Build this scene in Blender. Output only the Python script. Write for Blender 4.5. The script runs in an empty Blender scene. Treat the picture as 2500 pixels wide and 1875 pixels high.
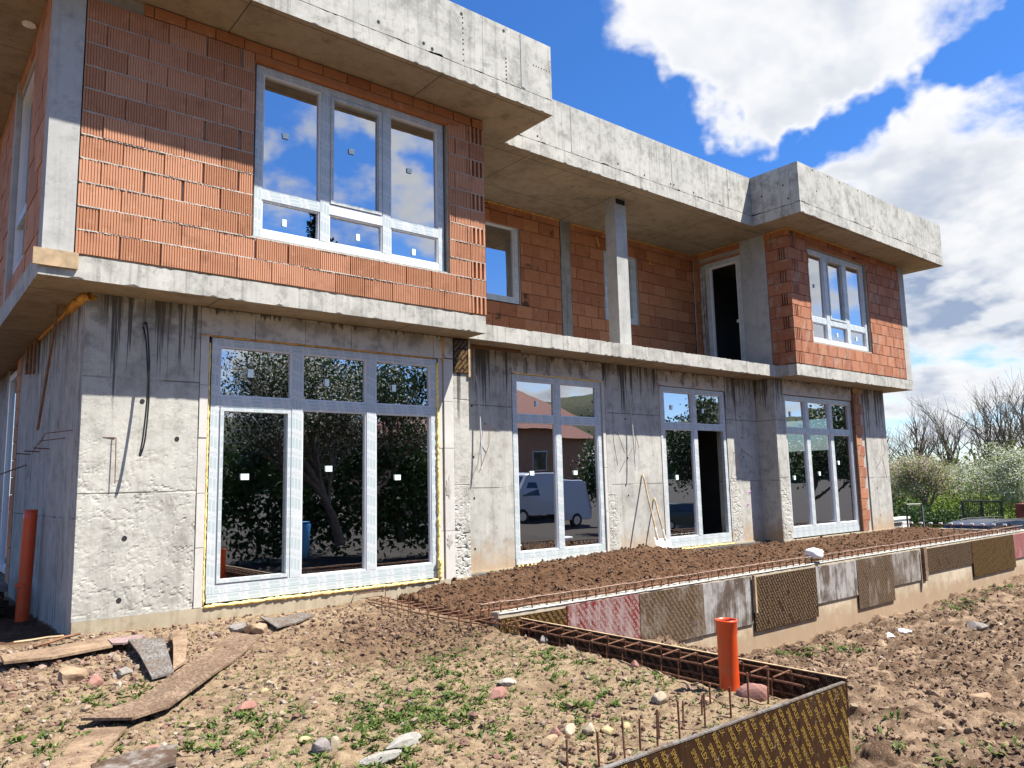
import bpy, bmesh, math, random
import numpy as np
from mathutils import Matrix, Vector, Euler
random.seed(7); rng = np.random.default_rng(11)
SC = bpy.context.scene
COL = SC.collection
R = math.radians

# ------------------------------------------------------------------ camera
cam_d = bpy.data.cameras.new('camera'); cam = bpy.data.objects.new('camera', cam_d); COL.objects.link(cam)
yaw, pitch, roll = R(39.4514), R(7.4234), R(-1.3429)
fwd = Vector((math.sin(yaw)*math.cos(pitch), math.cos(yaw)*math.cos(pitch), math.sin(pitch)))
rgt = Vector((math.cos(yaw), -math.sin(yaw), 0)); upv = rgt.cross(fwd)
r2 = rgt*math.cos(roll)+upv*math.sin(roll); u2 = upv*math.cos(roll)-rgt*math.sin(roll)
cam.matrix_world = Matrix(((r2.x, u2.x, -fwd.x, 0), (r2.y, u2.y, -fwd.y, 0), (r2.z, u2.z, -fwd.z, 0), (0, 0, 0, 1)))
cam_d.sensor_width = 36; cam_d.lens = 26.983; cam_d.clip_start = .05; cam_d.clip_end = 6000
SC.camera = cam

# ------------------------------------------------------------------ node helpers
def nd(t, typ, ins=None, **props):
    n = t.nodes.new(typ)
    for k, v in props.items(): setattr(n, k, v)
    for k, v in (ins or {}).items():
        s = n.inputs[k]
        if isinstance(v, bpy.types.NodeSocket): t.links.new(v, s)
        else: s.default_value = v
    return n
def mth(t, op, a, b=0.0, c=None, clamp=False):
    ins = {0: a, 1: b}
    if c is not None: ins[2] = c
    return nd(t, 'ShaderNodeMath', ins, operation=op, use_clamp=clamp).outputs[0]
def mapr(t, v, a, b, c=0.0, d=1.0, smooth=True):
    return nd(t, 'ShaderNodeMapRange', {0: v, 1: a, 2: b, 3: c, 4: d}, interpolation_type='SMOOTHSTEP' if smooth else 'LINEAR').outputs[0]
def mixc(t, f, a, b, blend='MIX'):
    n = nd(t, 'ShaderNodeMix', data_type='RGBA', blend_type=blend)
    for s, v in ((n.inputs[0], f), (n.inputs[6], a), (n.inputs[7], b)):
        if isinstance(v, bpy.types.NodeSocket): t.links.new(v, s)
        else: s.default_value = v if not isinstance(v, tuple) else (v+(1,) if len(v) == 3 else v)
    return n.outputs[2]
def noise(t, vec, scale, detail=4, rough=.55, dist=0.0):
    return nd(t, 'ShaderNodeTexNoise', {'Vector': vec, 'Scale': scale, 'Detail': detail, 'Roughness': rough, 'Distortion': dist}).outputs[0]
def scl(t, vec, x, y, z):
    return nd(t, 'ShaderNodeVectorMath', {0: vec, 1: (x, y, z)}, operation='MULTIPLY').outputs[0]
def vadd(t, a, b):
    return nd(t, 'ShaderNodeVectorMath', {0: a, 1: b}, operation='ADD').outputs[0]
def ramp(t, f, stops, interp='LINEAR'):
    n = nd(t, 'ShaderNodeValToRGB', {0: f}); n.color_ramp.interpolation = interp
    e = n.color_ramp.elements
    while len(e) < len(stops): e.new(.5)
    for i, (p, c) in enumerate(stops):
        e[i].position = p; e[i].color = c+(1,) if len(c) == 3 else c
    return n.outputs[0]
def pos(t): return nd(t, 'ShaderNodeNewGeometry').outputs['Position']
def sep(t, v):
    n = nd(t, 'ShaderNodeSeparateXYZ', {0: v}); return n.outputs[0], n.outputs[1], n.outputs[2]
def comb(t, x, y, z): return nd(t, 'ShaderNodeCombineXYZ', {0: x, 1: y, 2: z}).outputs[0]
def isl(t):
    a = nd(t, 'ShaderNodeNewGeometry').outputs['Random Per Island']; b = nd(t, 'ShaderNodeObjectInfo').outputs['Random']
    return mth(t, 'FRACT', mth(t, 'ADD', a, b))
MATS = {}
def material(name):
    m = bpy.data.materials.new(name); m.use_nodes = True
    t = m.node_tree; t.nodes.clear(); MATS[name] = m
    out = nd(t, 'ShaderNodeOutputMaterial')
    return m, t, out
def finish(t, out, color, rough=.8, bump=None, bstr=.3, bdist=.01, metal=0.0, spec=.3, **kw):
    p = nd(t, 'ShaderNodeBsdfPrincipled')
    for k, v in (('Base Color', color), ('Roughness', rough), ('Metallic', metal), ('Specular IOR Level', spec), *kw.items()):
        s = p.inputs[k]
        if isinstance(v, bpy.types.NodeSocket): t.links.new(v, s)
        else: s.default_value = v+(1,) if isinstance(v, tuple) and len(v) == 3 else v
    if bump is not None:
        b = nd(t, 'ShaderNodeBump', {'Strength': bstr, 'Distance': bdist, 'Height': bump})
        t.links.new(b.outputs[0], p.inputs['Normal'])
    t.links.new(p.outputs[0], out.inputs[0])
    return p

# ------------------------------------------------------------------ sky with clouds, sun, exposure
SUN = Vector((.9, -1.0, 2.15)).normalized()
w = bpy.data.worlds.new('World'); SC.world = w; w.use_nodes = True
t = w.node_tree; t.nodes.clear()
wo = nd(t, 'ShaderNodeOutputWorld')
sky = nd(t, 'ShaderNodeTexSky', sky_type='NISHITA', sun_disc=False, sun_elevation=math.asin(SUN.z), sun_rotation=math.atan2(SUN.x, SUN.y), air_density=1.0, dust_density=.6, ozone_density=3.0, altitude=300)
dirv = nd(t, 'ShaderNodeTexCoord').outputs['Generated']
dx, dy, dz = sep(t, dirv)
den = mth(t, 'ADD', mth(t, 'MAXIMUM', dz, 0.0), .30)
pl = comb(t, mth(t, 'DIVIDE', dx, den), mth(t, 'DIVIDE', dy, den), 0.0)
n1 = noise(t, pl, 3.6, 8, .58, .1)
n2 = noise(t, vadd(t, pl, (3.1, 7.7, 0)), 1.05, 2, .5)
nb = noise(t, vadd(t, pl, (.045, -.05, 0)), 3.6, 4, .58, .1)
# cloud banks: (direction, angular size, weight)
BLOBS = [((0.6708, 0.5101, 0.5383), 0.176, 0.55), ((0.7375, 0.443, 0.5097), 0.16, 0.42), ((0.7849, 0.4086, 0.4657), 0.139, 0.36), ((0.7685, 0.4747, 0.429), 0.08, 0.62), ((0.8037, 0.3367, 0.4906), 0.139, 0.6), ((0.9021, 0.2867, 0.3225), 0.16, 0.42), ((0.8726, 0.3698, 0.3191), 0.107, 0.4), ((0.9333, 0.2967, 0.2021), 0.192, 0.38), ((0.8316, 0.4285, 0.3533), 0.059, 0.45), ((0.9424, 0.3227, 0.0878), 0.16, 0.22), ((0.888, 0.2447, 0.3892), 0.059, 0.2), ((0.586, 0.6598, 0.4703), 0.176, -0.6), ((0.7386, 0.563, 0.3708), 0.123, -0.6), ((0.8033, 0.4509, 0.3891), 0.04, -0.75), ((0.829, 0.3992, 0.3917), 0.059, -0.75), ((0.8416, 0.3475, 0.4136), 0.048, -0.75), ((0.8554, 0.301, 0.4215), 0.04, -0.7), ((0.8665, 0.2567, 0.4281), 0.037, -0.6), ((0.8687, 0.2302, 0.4387), 0.037, -0.5), ((0.4913, 0.6793, 0.5452), 0.139, -0.4), ((0.6786, 0.5711, 0.462), 0.059, -0.5), ((0.391, -0.8565, 0.3368), 0.069, 0.52), ((0.4952, -0.8066, 0.3226), 0.101, 0.56), ((0.4229, -0.7907, 0.4426), 0.048, 0.5), ((0.3459, -0.8397, 0.4187), 0.043, 0.5), ((0.3308, -0.8744, 0.355), 0.053, 0.48), ((0.3215, -0.9328, 0.1627), 0.096, 0.4), ((0.6509, -0.7493, 0.1219), 0.133, 0.4), ((0.4032, -0.8265, 0.3929), 0.037, -0.3), ((0.487, -0.7731, 0.4063), 0.032, -0.25), ((0.8548, -0.4548, 0.25), 0.139, 0.5)]
acc = mth(t, 'ADD', mth(t, 'MULTIPLY', n1, 1.55), mth(t, 'MULTIPLY', n2, .70))
wn = nd(t, 'ShaderNodeTexNoise', {'Vector': dirv, 'Scale': 9.0, 'Detail': 4.0, 'Roughness': .55}).outputs['Color']
wd = nd(t, 'ShaderNodeVectorMath', {0: nd(t, 'ShaderNodeVectorMath', {0: wn, 1: (.5, .5, .5)}, operation='SUBTRACT').outputs[0], 1: (.15, .15, .15)}, operation='MULTIPLY').outputs[0]
dirw = vadd(t, dirv, wd)
for c, r_, wt in BLOBS:
    d = nd(t, 'ShaderNodeVectorMath', {0: dirw, 1: c}, operation='DISTANCE').outputs['Value']
    acc = mth(t, 'ADD', acc, mapr(t, d, r_*1.15, r_*.25, 0, wt*.60))
mask = mth(t, 'MULTIPLY', mapr(t, acc, 1.12, 1.44), mapr(t, dz, -.02, .03))
thick = mapr(t, acc, 1.26, 1.62)
lit = mapr(t, mth(t, 'SUBTRACT', n1, nb), -.13, .15)
low = mapr(t, dz, .40, .10)
shade = mth(t, 'MULTIPLY', thick, mth(t, 'SUBTRACT', 1.0, mth(t, 'MULTIPLY', lit, .8)))
shade = mth(t, 'MULTIPLY', shade, mapr(t, low, 0, 1, .55, 1.25))
big = mapr(t, noise(t, vadd(t, pl, (1.2, .4, 0)), 2.2, 4, .6), .36, .68)
shade = mth(t, 'MULTIPLY', shade, mapr(t, big, 0, 1, .55, 1.15))
ccol = mixc(t, shade, (1.0, 1.0, 1.0), (.34, .43, .60))
csc = nd(t, 'ShaderNodeVectorMath', {0: ccol, 'Scale': 4.6}, operation='SCALE').outputs[0]
skyc = mixc(t, 1.0, sky.outputs[0], mixc(t, mapr(t, dz, .0, .35), (.74, .82, .95), (.27, .545, .90)), 'MULTIPLY')
full = mixc(t, mask, skyc, csc)
bg = nd(t, 'ShaderNodeBackground', {0: full, 1: .092})
t.links.new(bg.outputs[0], wo.inputs[0])
sd = bpy.data.lights.new('sun', 'SUN'); sd.energy = 5.0; sd.angle = R(.55); sd.color = (1.0, .95, .87)
so = bpy.data.objects.new('sun', sd); COL.objects.link(so)
so.rotation_euler = (-SUN).to_track_quat('-Z', 'Y').to_euler(); so.location = (10, -10, 25)
SC.view_settings.view_transform = 'Standard'; SC.view_settings.look = 'None'
SC.view_settings.exposure = 1.3; SC.view_settings.gamma = 1.0
SC.render.engine = 'CYCLES'; SC.render.resolution_x = 1024; SC.render.resolution_y = 768
w.cycles.sampling_method = 'MANUAL'; w.cycles.sample_map_resolution = 512
SC.cycles.max_bounces = 6; SC.cycles.transparent_max_bounces = 16

# ------------------------------------------------------------------ mesh helpers
class MB:
    def __init__(s): s.v = []; s.f = []; s.uv = []
    def add(s, vs, fs, uv=None):
        o = len(s.v); s.v += [tuple(map(float, p)) for p in vs]
        for i, f in enumerate(fs):
            s.f.append(tuple(o+k for k in f))
            s.uv.append(uv[i] if uv else [(0, 0)]*len(f))
        return s
    def box(s, x0, x1, y0, y1, z0, z1):
        vs = [(x, y, z) for z in (z0, z1) for y in (y0, y1) for x in (x0, x1)]
        L = (x1-x0, y1-y0, z1-z0); ax = L.index(max(L))
        fs = [(0, 2, 3, 1), (4, 5, 7, 6), (0, 1, 5, 4), (2, 6, 7, 3), (0, 4, 6, 2), (1, 3, 7, 5)]
        uv = []
        for f in fs:
            P = [vs[k] for k in f]
            oth = [a for a in range(3) if a != ax and max(p[a] for p in P)-min(p[a] for p in P) > 1e-9]
            b = oth[0] if oth else (ax+1) % 3
            mn = min(p[b] for p in P)
            uv.append([(p[ax], p[b]-mn) for p in P])
        return s.add(vs, fs, uv)
    def obox(s, c, ax, ay, az):   # oriented box: centre, half-axis vectors
        c = Vector(c); vs = [c+ax*i+ay*j+az*k for k in (-1, 1) for j in (-1, 1) for i in (-1, 1)]
        return s.add(vs, [(0, 2, 3, 1), (4, 5, 7, 6), (0, 1, 5, 4), (2, 6, 7, 3), (0, 4, 6, 2), (1, 3, 7, 5)])
    def prism(s, poly, z0, z1):
        n = len(poly)
        vs = [(x, y, z0) for x, y in poly]+[(x, y, z1) for x, y in poly]
        fs = [tuple(reversed(range(n))), tuple(range(n, 2*n))]+[(i, (i+1) % n, n+(i+1) % n, n+i) for i in range(n)]
        return s.add(vs, fs)
    def tube(s, pts, r, sides=6, cap=True):
        pts = [Vector(p) for p in pts]; n = len(pts)
        rr = r if isinstance(r, (list, tuple)) else [r]*n
        vs = []; prev = None
        for i, p in enumerate(pts):
            d = (pts[min(i+1, n-1)]-pts[max(i-1, 0)]).normalized()
            if prev is None:
                a = d.cross(Vector((0, 0, 1)));
                if a.length < 1e-3: a = d.cross(Vector((1, 0, 0)))
            else: a = prev-d*prev.dot(d)
            a.normalize(); b = d.cross(a); prev = a
            for k in range(sides):
                an = 2*math.pi*k/sides; vs.append(p+(a*math.cos(an)+b*math.sin(an))*rr[i])
        fs = [(i*sides+k, i*sides+(k+1) % sides, (i+1)*sides+(k+1) % sides, (i+1)*sides+k) for i in range(n-1) for k in range(sides)]
        if cap: fs += [tuple(reversed(range(sides))), tuple((n-1)*sides+k for k in range(sides))]
        return s.add(vs, fs)
    def mesh(s, name, mat, smooth=False):
        me = bpy.data.meshes.new(name); me.from_pydata(s.v, [], s.f)
        if any(u != (0, 0) for fu in s.uv for u in fu):
            l = me.uv_layers.new(name='UVMap'); l.data.foreach_set('uv', [c for fu in s.uv for u in fu for c in u])
        if mat: me.materials.append(MATS[mat])
        if smooth: me.polygons.foreach_set('use_smooth', [True]*len(me.polygons))
        me.validate(); me.update(); return me
    def build(s, name, mat, parent=None, smooth=False, **tags):
        return obj(name, s.mesh(name, mat, smooth), parent, **tags)
ROOTLOC = {}
def obj(name, me, parent=None, loc=None, rot=None, label=None, cat=None, group=None, kind=None):
    o = bpy.data.objects.new(name, me); COL.objects.link(o)
    if loc is not None: o.location = loc
    if rot is not None: o.rotation_euler = rot
    if parent is not None:
        o.parent = parent
        if parent.name in ROOTLOC: o.matrix_parent_inverse = Matrix.Translation(-Vector(ROOTLOC[parent.name]))
    return tag(o, label, cat, group, kind)
def tag(o, label=None, cat=None, group=None, kind=None):
    for k, v in (('label', label), ('category', cat), ('group', group), ('kind', kind)):
        if v: o[k] = v
    return o
def empty(name, loc, label=None, cat=None, group=None, kind=None):
    o = bpy.data.objects.new(name, None); COL.objects.link(o); o.location = loc; o.empty_display_size = .2
    ROOTLOC[o.name] = tuple(loc)
    return tag(o, label, cat, group, kind)
def npmesh(name, V, F, mat, smooth=False):
    me = bpy.data.meshes.new(name); V = np.asarray(V, np.float32); F = np.asarray(F, np.int32)
    k = F.shape[1]
    me.vertices.add(len(V)); me.vertices.foreach_set('co', V.ravel())
    me.loops.add(F.size); me.loops.foreach_set('vertex_index', F.ravel())
    me.polygons.add(len(F)); me.polygons.foreach_set('loop_start', np.arange(0, F.size, k, dtype=np.int32))
    me.polygons.foreach_set('use_smooth', np.full(len(F), smooth))
    me.materials.append(MATS[mat]); me.update(calc_edges=True); me.validate(); return me
def sst(a,b,x):
    t=np.clip((x-a)/(b-a),0,1); return t*t*(3-2*t)
def _h(ix,iy,s):
    n=(ix*374761393+iy*668265263+s*974711)&0xffffffff
    n=((n^(n>>13))*1274126177)&0xffffffff
    return ((n^(n>>16))&0xffff)/65535.0
def vnoise(x,y,s=0):
    x=np.asarray(x,float);y=np.asarray(y,float)
    ix=np.floor(x).astype(np.int64);iy=np.floor(y).astype(np.int64)
    fx=x-ix;fy=y-iy;fx=fx*fx*(3-2*fx);fy=fy*fy*(3-2*fy)
    a=_h(ix,iy,s);b=_h(ix+1,iy,s);c=_h(ix,iy+1,s);d=_h(ix+1,iy+1,s)
    return (a*(1-fx)+b*fx)*(1-fy)+(c*(1-fx)+d*fx)*fy-.5
def fbm(x,y,o=4,s=0,g=.5):
    v=0;a=1.
    for i in range(o):
        v=v+a*vnoise(x*2**i+17.3*i,y*2**i-9.1*i,s+i);a*=g
    return v
def zones(x,y):
    terr=sst(5.15,5.3,x)*sst(6.57,6.65,y)*(1-sst(20.5,20.8,x))   # raised bed behind the low wall
    left=1-sst(5.28,5.34,x)
    left=left*np.where(y<2.84,1-sst(2.0,3.4,x)*.999,1)
    low=np.clip(1-terr-left,0,1)
    return terr,left,low
def gbase(x,y):
    terr,left,low=zones(x,y)
    zl=-1.42-.03*np.clip(8.9-y,0,6.3)
    zl=zl-.06*np.exp(-((x-3.9)**2/.9+(y-6.6)**2/.6))       # dip of fresh soil
    zl=zl-.24*sst(5.05,5.10,x)*sst(2.8,2.95,y)*(1-sst(6.5,6.7,y))   # trench by the side panel
    zl=zl-.05*sst(9,10,y)*(1-sst(1.5,1.6,x))
    zt=-1.40+.24*np.exp(-((x-9.6)**2/2.2+(y-8.5)**2/.5))+.17*np.exp(-((x-7.6)**2/1.6+(y-8.2)**2/.5))+.07*np.exp(-((y-8.7)**2/.5))
    zt=zt-.08*(1-sst(6.56,6.95,y))
    zt=zt-.08*(1-sst(5.2,6.4,x))
    zlow=-1.95-.44*sst(5.5,10.5,x)+.16*np.exp(-((x-7.2)**2/1.2+(y-6.2)**2/.3))+.12*sst(16,22,x)
    return terr*zt+left*zl+low*zlow
# ------------------------------------------------------------------ ground height with clods and ruts
TRK = (.93, -.36)
def H(x, y):
    x = np.asarray(x, float); y = np.asarray(y, float)
    terr, left, low = zones(x, y)
    z = gbase(x, y)
    near = 1-sst(24, 34, np.hypot(x, y))
    z = z+.05*np.exp(-((x-4.86)**2/.12+(y-3.45)**2/.16))
    cl = np.abs(fbm(x*5, y*5, 4, 21))
    fresh = np.exp(-((x-4.2)**2/1.4+(y-6.9)**2/1.2))
    z = z+near*left*(.05*fbm(x*1.6, y*1.6, 5, 3)+.034*fbm(x*9, y*9, 4, 5, .6)+fresh*.06*fbm(x*6, y*6, 3, 8))
    z = z+near*terr*(.10*cl-.02+.05*fbm(x*13, y*13, 3, 31))
    u = x*TRK[0]+y*TRK[1]; v = -x*TRK[1]+y*TRK[0]
    rut = np.abs(fbm(u*.35, v*2.2, 3, 44)); rib = fbm(u*3.2, v*1.1, 3, 45)
    z = z+near*low*(.08*fbm(x*.8, y*.8, 4, 41)-.13*rut+.055*rib+.11*fbm(x*4, y*4, 5, 47, .66))
    # ground falls away towards the orchard
    z = z-.72*sst(20.6, 25.5, x)*(1-terr)
    return z
def Hs(x, y): return float(H(np.array([x]), np.array([y]))[0])

# ------------------------------------------------------------------ materials
def concrete(name, base, dark, mott=.5, streak=.4, drip_top=None, drip_len=1.2, seams=None, bump=.25, bdist=.008, pit=.3, warm=None, hseams=()):
    m, t, out = material(name); P = pos(t); x, y, z = sep(t, P)
    big = noise(t, P, .9, 5, .6); mid = noise(t, vadd(t, P, (5, 3, 9)), 4.5, 6, .65); fine = noise(t, P, 60, 5, .7)
    c = mixc(t, mapr(t, big, .35, .7), base, tuple(b*.82 for b in base))
    c = mixc(t, mth(t, 'MULTIPLY', mapr(t, mid, .45, .75), mott), c, dark)
    c = mixc(t, mth(t, 'MULTIPLY', mapr(t, fine, .35, .7), .25), c, tuple(min(1, b*1.18) for b in base))
    if streak:
        s = noise(t, scl(t, P, 9, 9, .35), 1.6, 5, .65)
        c = mixc(t, mth(t, 'MULTIPLY', mapr(t, s, .5, .68), streak), c, dark)
        s2 = noise(t, scl(t, vadd(t, P, (4, 2, 0)), 14, 14, .5), 1.4, 4, .6)
        c = mixc(t, mth(t, 'MULTIPLY', mapr(t, s2, .56, .7), streak*.6), c, tuple(min(1, b*1.25) for b in base))
    n5 = noise(t, vadd(t, P, (1, 7, 2)), 2.4, 8, .72); n6 = noise(t, vadd(t, P, (8, 1, 4)), 7.5, 6, .75)
    c = mixc(t, mth(t, 'MULTIPLY', mapr(t, n5, .50, .64), .55*mott), c, tuple(b*.75 for b in dark))
    c = mixc(t, mth(t, 'MULTIPLY', mapr(t, n6, .54, .66), .55*mott), c, tuple(b*.6 for b in dark))
    c = mixc(t, mth(t, 'MULTIPLY', mapr(t, n5, .46, .34), .35), c, tuple(min(1, b*1.28) for b in base))
    if drip_top is not None:
        n = noise(t, scl(t, P, 11, 11, .22), 1.5, 4, .7); big2 = noise(t, scl(t, P, 2.2, 2.2, .2), 1.0, 2)
        fall = mapr(t, z, drip_top-drip_len, drip_top, 0, .20, False)
        d = mapr(t, mth(t, 'ADD', mth(t, 'ADD', n, fall), mth(t, 'MULTIPLY', big2, .25)), .79, .86)
        d = mth(t, 'MULTIPLY', d, mapr(t, z, drip_top-drip_len*1.15, drip_top-drip_len*.5))
        c = mixc(t, mth(t, 'MULTIPLY', d, .88), c, (.055, .05, .045))
        mo = mapr(t, mth(t, 'ADD', mid, mapr(t, z, drip_top-.6, drip_top, 0, .25, False)), .62, .8)
        c = mixc(t, mth(t, 'MULTIPLY', mo, .5), c, (.12, .11, .09))
    if warm is not None:   # brown soil splash and rust wash rising from the ground
        zb, hgt, col = warm
        f = mapr(t, mth(t, 'ADD', z, mth(t, 'MULTIPLY', mid, -.9)), zb+hgt-.45, zb-.45)
        c = mixc(t, mth(t, 'MULTIPLY', f, .75), c, col)
    hgt = mth(t, 'ADD', mth(t, 'MULTIPLY', mid, .5), mth(t, 'MULTIPLY', fine, .25))
    if pit:
        vor = nd(t, 'ShaderNodeTexVoronoi', {'Vector': P, 'Scale': 26.0, 'Randomness': 1.0}).outputs['Distance']
        pm = mapr(t, vor, .05, .12); sel = mapr(t, noise(t, P, 3.0, 2), .52, .62)
        pp = mth(t, 'MULTIPLY', mth(t, 'SUBTRACT', 1.0, pm), sel)
        c = mixc(t, mth(t, 'MULTIPLY', pp, pit), c, tuple(b*.35 for b in dark))
        hgt = mth(t, 'SUBTRACT', hgt, mth(t, 'MULTIPLY', pp, .6))
    wob = mth(t, 'MULTIPLY', mth(t, 'SUBTRACT', noise(t, P, 1.3, 3), .5), .02)
    for axis, step, off, wd, st in (seams or ()):
        q = mth(t, 'ADD', (x, y, z)[axis], wob)
        fr = mth(t, 'ABSOLUTE', mth(t, 'SUBTRACT', mth(t, 'MODULO', mth(t, 'ADD', q, off+200*step), step), step*.5))
        ln = mapr(t, fr, wd, wd*.3); c = mixc(t, mth(t, 'MULTIPLY', ln, st), c, (.045, .04, .033))
        hgt = mth(t, 'SUBTRACT', hgt, mth(t, 'MULTIPLY', ln, .7))
    for z0 in hseams:
        fr = mth(t, 'ABSOLUTE', mth(t, 'SUBTRACT', mth(t, 'ADD', z, wob), z0)); ln = mapr(t, fr, .012, .003)
        brk = mapr(t, noise(t, P, 2.0, 3), .4, .55)
        c = mixc(t, mth(t, 'MULTIPLY', mth(t, 'MULTIPLY', ln, brk), .75), c, (.07, .065, .055)); hgt = mth(t, 'SUBTRACT', hgt, mth(t, 'MULTIPLY', ln, .5))
    finish(t, out, c, .88, hgt, bump, bdist, spec=.2)
CB = (.44, .43, .385); CD = (.20, .195, .175)
concrete('concrete_slab', CB, (.17, .165, .145), .7, .6, bump=.3, pit=.4)
concrete('concrete_parapet', (.45, .44, .395), (.17, .165, .145), .75, .45, seams=((0, 2.5, .3, .006, .6),), bump=.25, pit=.5)
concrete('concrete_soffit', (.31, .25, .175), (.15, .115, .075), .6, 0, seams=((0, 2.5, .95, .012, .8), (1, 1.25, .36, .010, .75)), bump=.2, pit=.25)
concrete('concrete_wall', CB, (.17, .165, .145), .55, .35, drip_top=2.11, drip_len=1.45, warm=(-1.35, .62, (.40, .27, .15)), hseams=(1.22, -.05), bump=.4, pit=.5, seams=((0, 1.25, .55, .004, .35),))
concrete('concrete_rough', (.44, .43, .38), (.21, .20, .175), .6, .25, drip_top=2.11, drip_len=1.7, bump=.6, bdist=.015, pit=.6, hseams=(1.22, .0))
concrete('concrete_side', (.42, .40, .355), (.15, .145, .13), .5, .9, drip_top=2.11, drip_len=1.2, bump=.3, pit=.6, hseams=(-.25,))
concrete('concrete_column', (.41, .41, .385), (.22, .215, .20), .45, .25, bump=.3, pit=.4)
concrete('concrete_pilaster', (.30, .29, .26), (.10, .095, .085), .5, 1.0, bump=.3, pit=.3)
concrete('concrete_plinth', (.40, .34, .24), (.25, .20, .13), .5, .5, bump=.4, pit=.3)
concrete('concrete_retaining', (.47, .40, .29), (.30, .25, .17), .4, .7, bump=.3, pit=.3, warm=(-2.25, .35, (.30, .20, .12)))
concrete('concrete_lump', (.30, .285, .25), (.15, .135, .115), .6, 0, bump=.8, bdist=.02, pit=.7)
concrete('mortar', (.40, .38, .34), (.24, .22, .19), .5, 0, bump=.6, bdist=.01, pit=0)
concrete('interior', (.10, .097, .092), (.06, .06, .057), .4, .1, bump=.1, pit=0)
concrete('aac', (.53, .51, .465), (.38, .36, .32), .25, .08, drip_top=2.11, drip_len=.12, bump=.15, pit=.35)

def brickmat(name, a, b, c3, ribs, smear=0.0, scorch=0.0):
    m, t, out = material(name); r = isl(t); P = pos(t)
    x, y, z = sep(t, P)
    oc = nd(t, 'ShaderNodeTexCoord').outputs['Object']
    c = ramp(t, r, [(0, a), (.45, b), (.8, c3), (1, a)])
    n = noise(t, P, 5.5, 5, .6); f = noise(t, P, 90, 3, .7)
    c = mixc(t, mth(t, 'MULTIPLY', mapr(t, n, .5, .78), .55), c, tuple(v*.62 for v in a))
    n4 = noise(t, vadd(t, P, (3, 8, 1)), 9, 4, .6)
    c = mixc(t, mth(t, 'MULTIPLY', mapr(t, n4, .55, .75), .35), c, (.60, .36, .22))
    if scorch:
        s = mth(t, 'MULTIPLY', mapr(t, noise(t, scl(t, P, 1, 1, 1.3), 2.8, 3), .62, .72), mapr(t, r, .55, .6))
        c = mixc(t, mth(t, 'MULTIPLY', s, scorch), c, (.05, .03, .025))
    if smear:
        dg = noise(t, comb(t, mth(t, 'ADD', x, mth(t, 'MULTIPLY', z, -.55)), y, mth(t, 'MULTIPLY', z, .25)), 7, 4, .6)
        c = mixc(t, mth(t, 'MULTIPLY', mapr(t, dg, .53, .64), smear), c, (.34, .27, .21))
    h = mth(t, 'ADD', mth(t, 'MULTIPLY', f, .25), mth(t, 'MULTIPLY', n, .4))
    if ribs:
        q = mth(t, 'ADD', mth(t, 'ADD', x, y), 0.0)
        wv = mth(t, 'ABSOLUTE', mth(t, 'SUBTRACT', mth(t, 'FRACT', mth(t, 'MULTIPLY', q, 1/.02)), .5))
        h = mth(t, 'ADD', h, mapr(t, wv, .38, .48, 0, -1.0))
    finish(t, out, c, .85, h, .35, .006, spec=.2)
brickmat('brick', (.36, .165, .088), (.50, .255, .15), (.44, .212, .12), False)
brickmat('brick_back', (.38, .15, .066), (.46, .20, .094), (.32, .122, .056), True, scorch=.85)
brickmat('brick_right', (.324, .131, .072), (.405, .176, .097), (.288, .113, .063), False, smear=.55)

def simple(name, col, rough=.6, metal=0.0, spec=.4, var=.15, scale=20, bump=.15, bdist=.004, dirt=None):
    m, t, out = material(name); P = pos(t); n = noise(t, P, scale, 5, .6)
    c = mixc(t, mapr(t, n, .3, .7), tuple(v*(1-var) for v in col), tuple(min(1, v*(1+var)) for v in col))
    if dirt:
        d = noise(t, vadd(t, P, (2, 5, 1)), dirt[1], 6, .65); c = mixc(t, mth(t, 'MULTIPLY', mapr(t, d, .5, .7), dirt[2]), c, dirt[0])
    return finish(t, out, c, rough, n, bump, bdist, metal, spec)
simple('pvc_white', (.66, .67, .68), .35, spec=.5, var=.03, bump=.02)
simple('foam', (.80, .60, .22), .8, var=.22, scale=14, bump=.6, bdist=.02)
simple('foam_old', (.55, .28, .06), .85, var=.3, scale=20, bump=.6, bdist=.01)
simple('rebar', (.16, .075, .042), .75, .3, var=.45, scale=35, bump=.5)
simple('rebar_grey', (.50, .47, .43), .7, .1, var=.25, scale=30, bump=.5)
simple('rebar_mid', (.27, .19, .14), .75, .1, var=.4, scale=18, bump=.5)
simple('cable_black', (.012, .012, .013), .45, var=.2)
simple('conduit_grey', (.42, .42, .42), .5, var=.1)
simple('pipe_orange', (.62, .070, .013), .36, spec=.5, var=.08, scale=6, bump=.04, dirt=((.34, .14, .07), 9, .45))
simple('pipe_inside', (.20, .05, .02), .6)
simple('cloth_white', (.78, .78, .80), .8, var=.05, scale=18, bump=.3)
simple('wood_pale', (.375, .270, .158), .8, var=.25, scale=8, bump=.3)
simple('wood_old', (.180, .090, .041), .85, var=.3, scale=12, bump=.3)
simple('shovel_steel', (.55, .52, .47), .45, .5, var=.2, dirt=((.22, .13, .08), 8, .5))
simple('sticker', (.74, .88, .86), .5, var=.03, bump=0)
simple('dark_void', (.02, .02, .02), .9)
simple('bark', (.115, .09, .07), .9, var=.4, scale=12, bump=.5)
simple('bark_grey', (.17, .145, .125), .9, var=.3, scale=6, bump=.3)
simple('fence_black', (.02, .02, .02), .5, var=.1)
simple('container_red', (.16, .028, .022), .6, var=.3, scale=3)
simple('site_white', (.60, .60, .58), .7, var=.1)
simple('car_dark', (.018, .022, .032), .22, spec=.7, var=.02, bump=0)
simple('car_green', (.02, .035, .03), .22, spec=.7, var=.02, bump=0)
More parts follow.
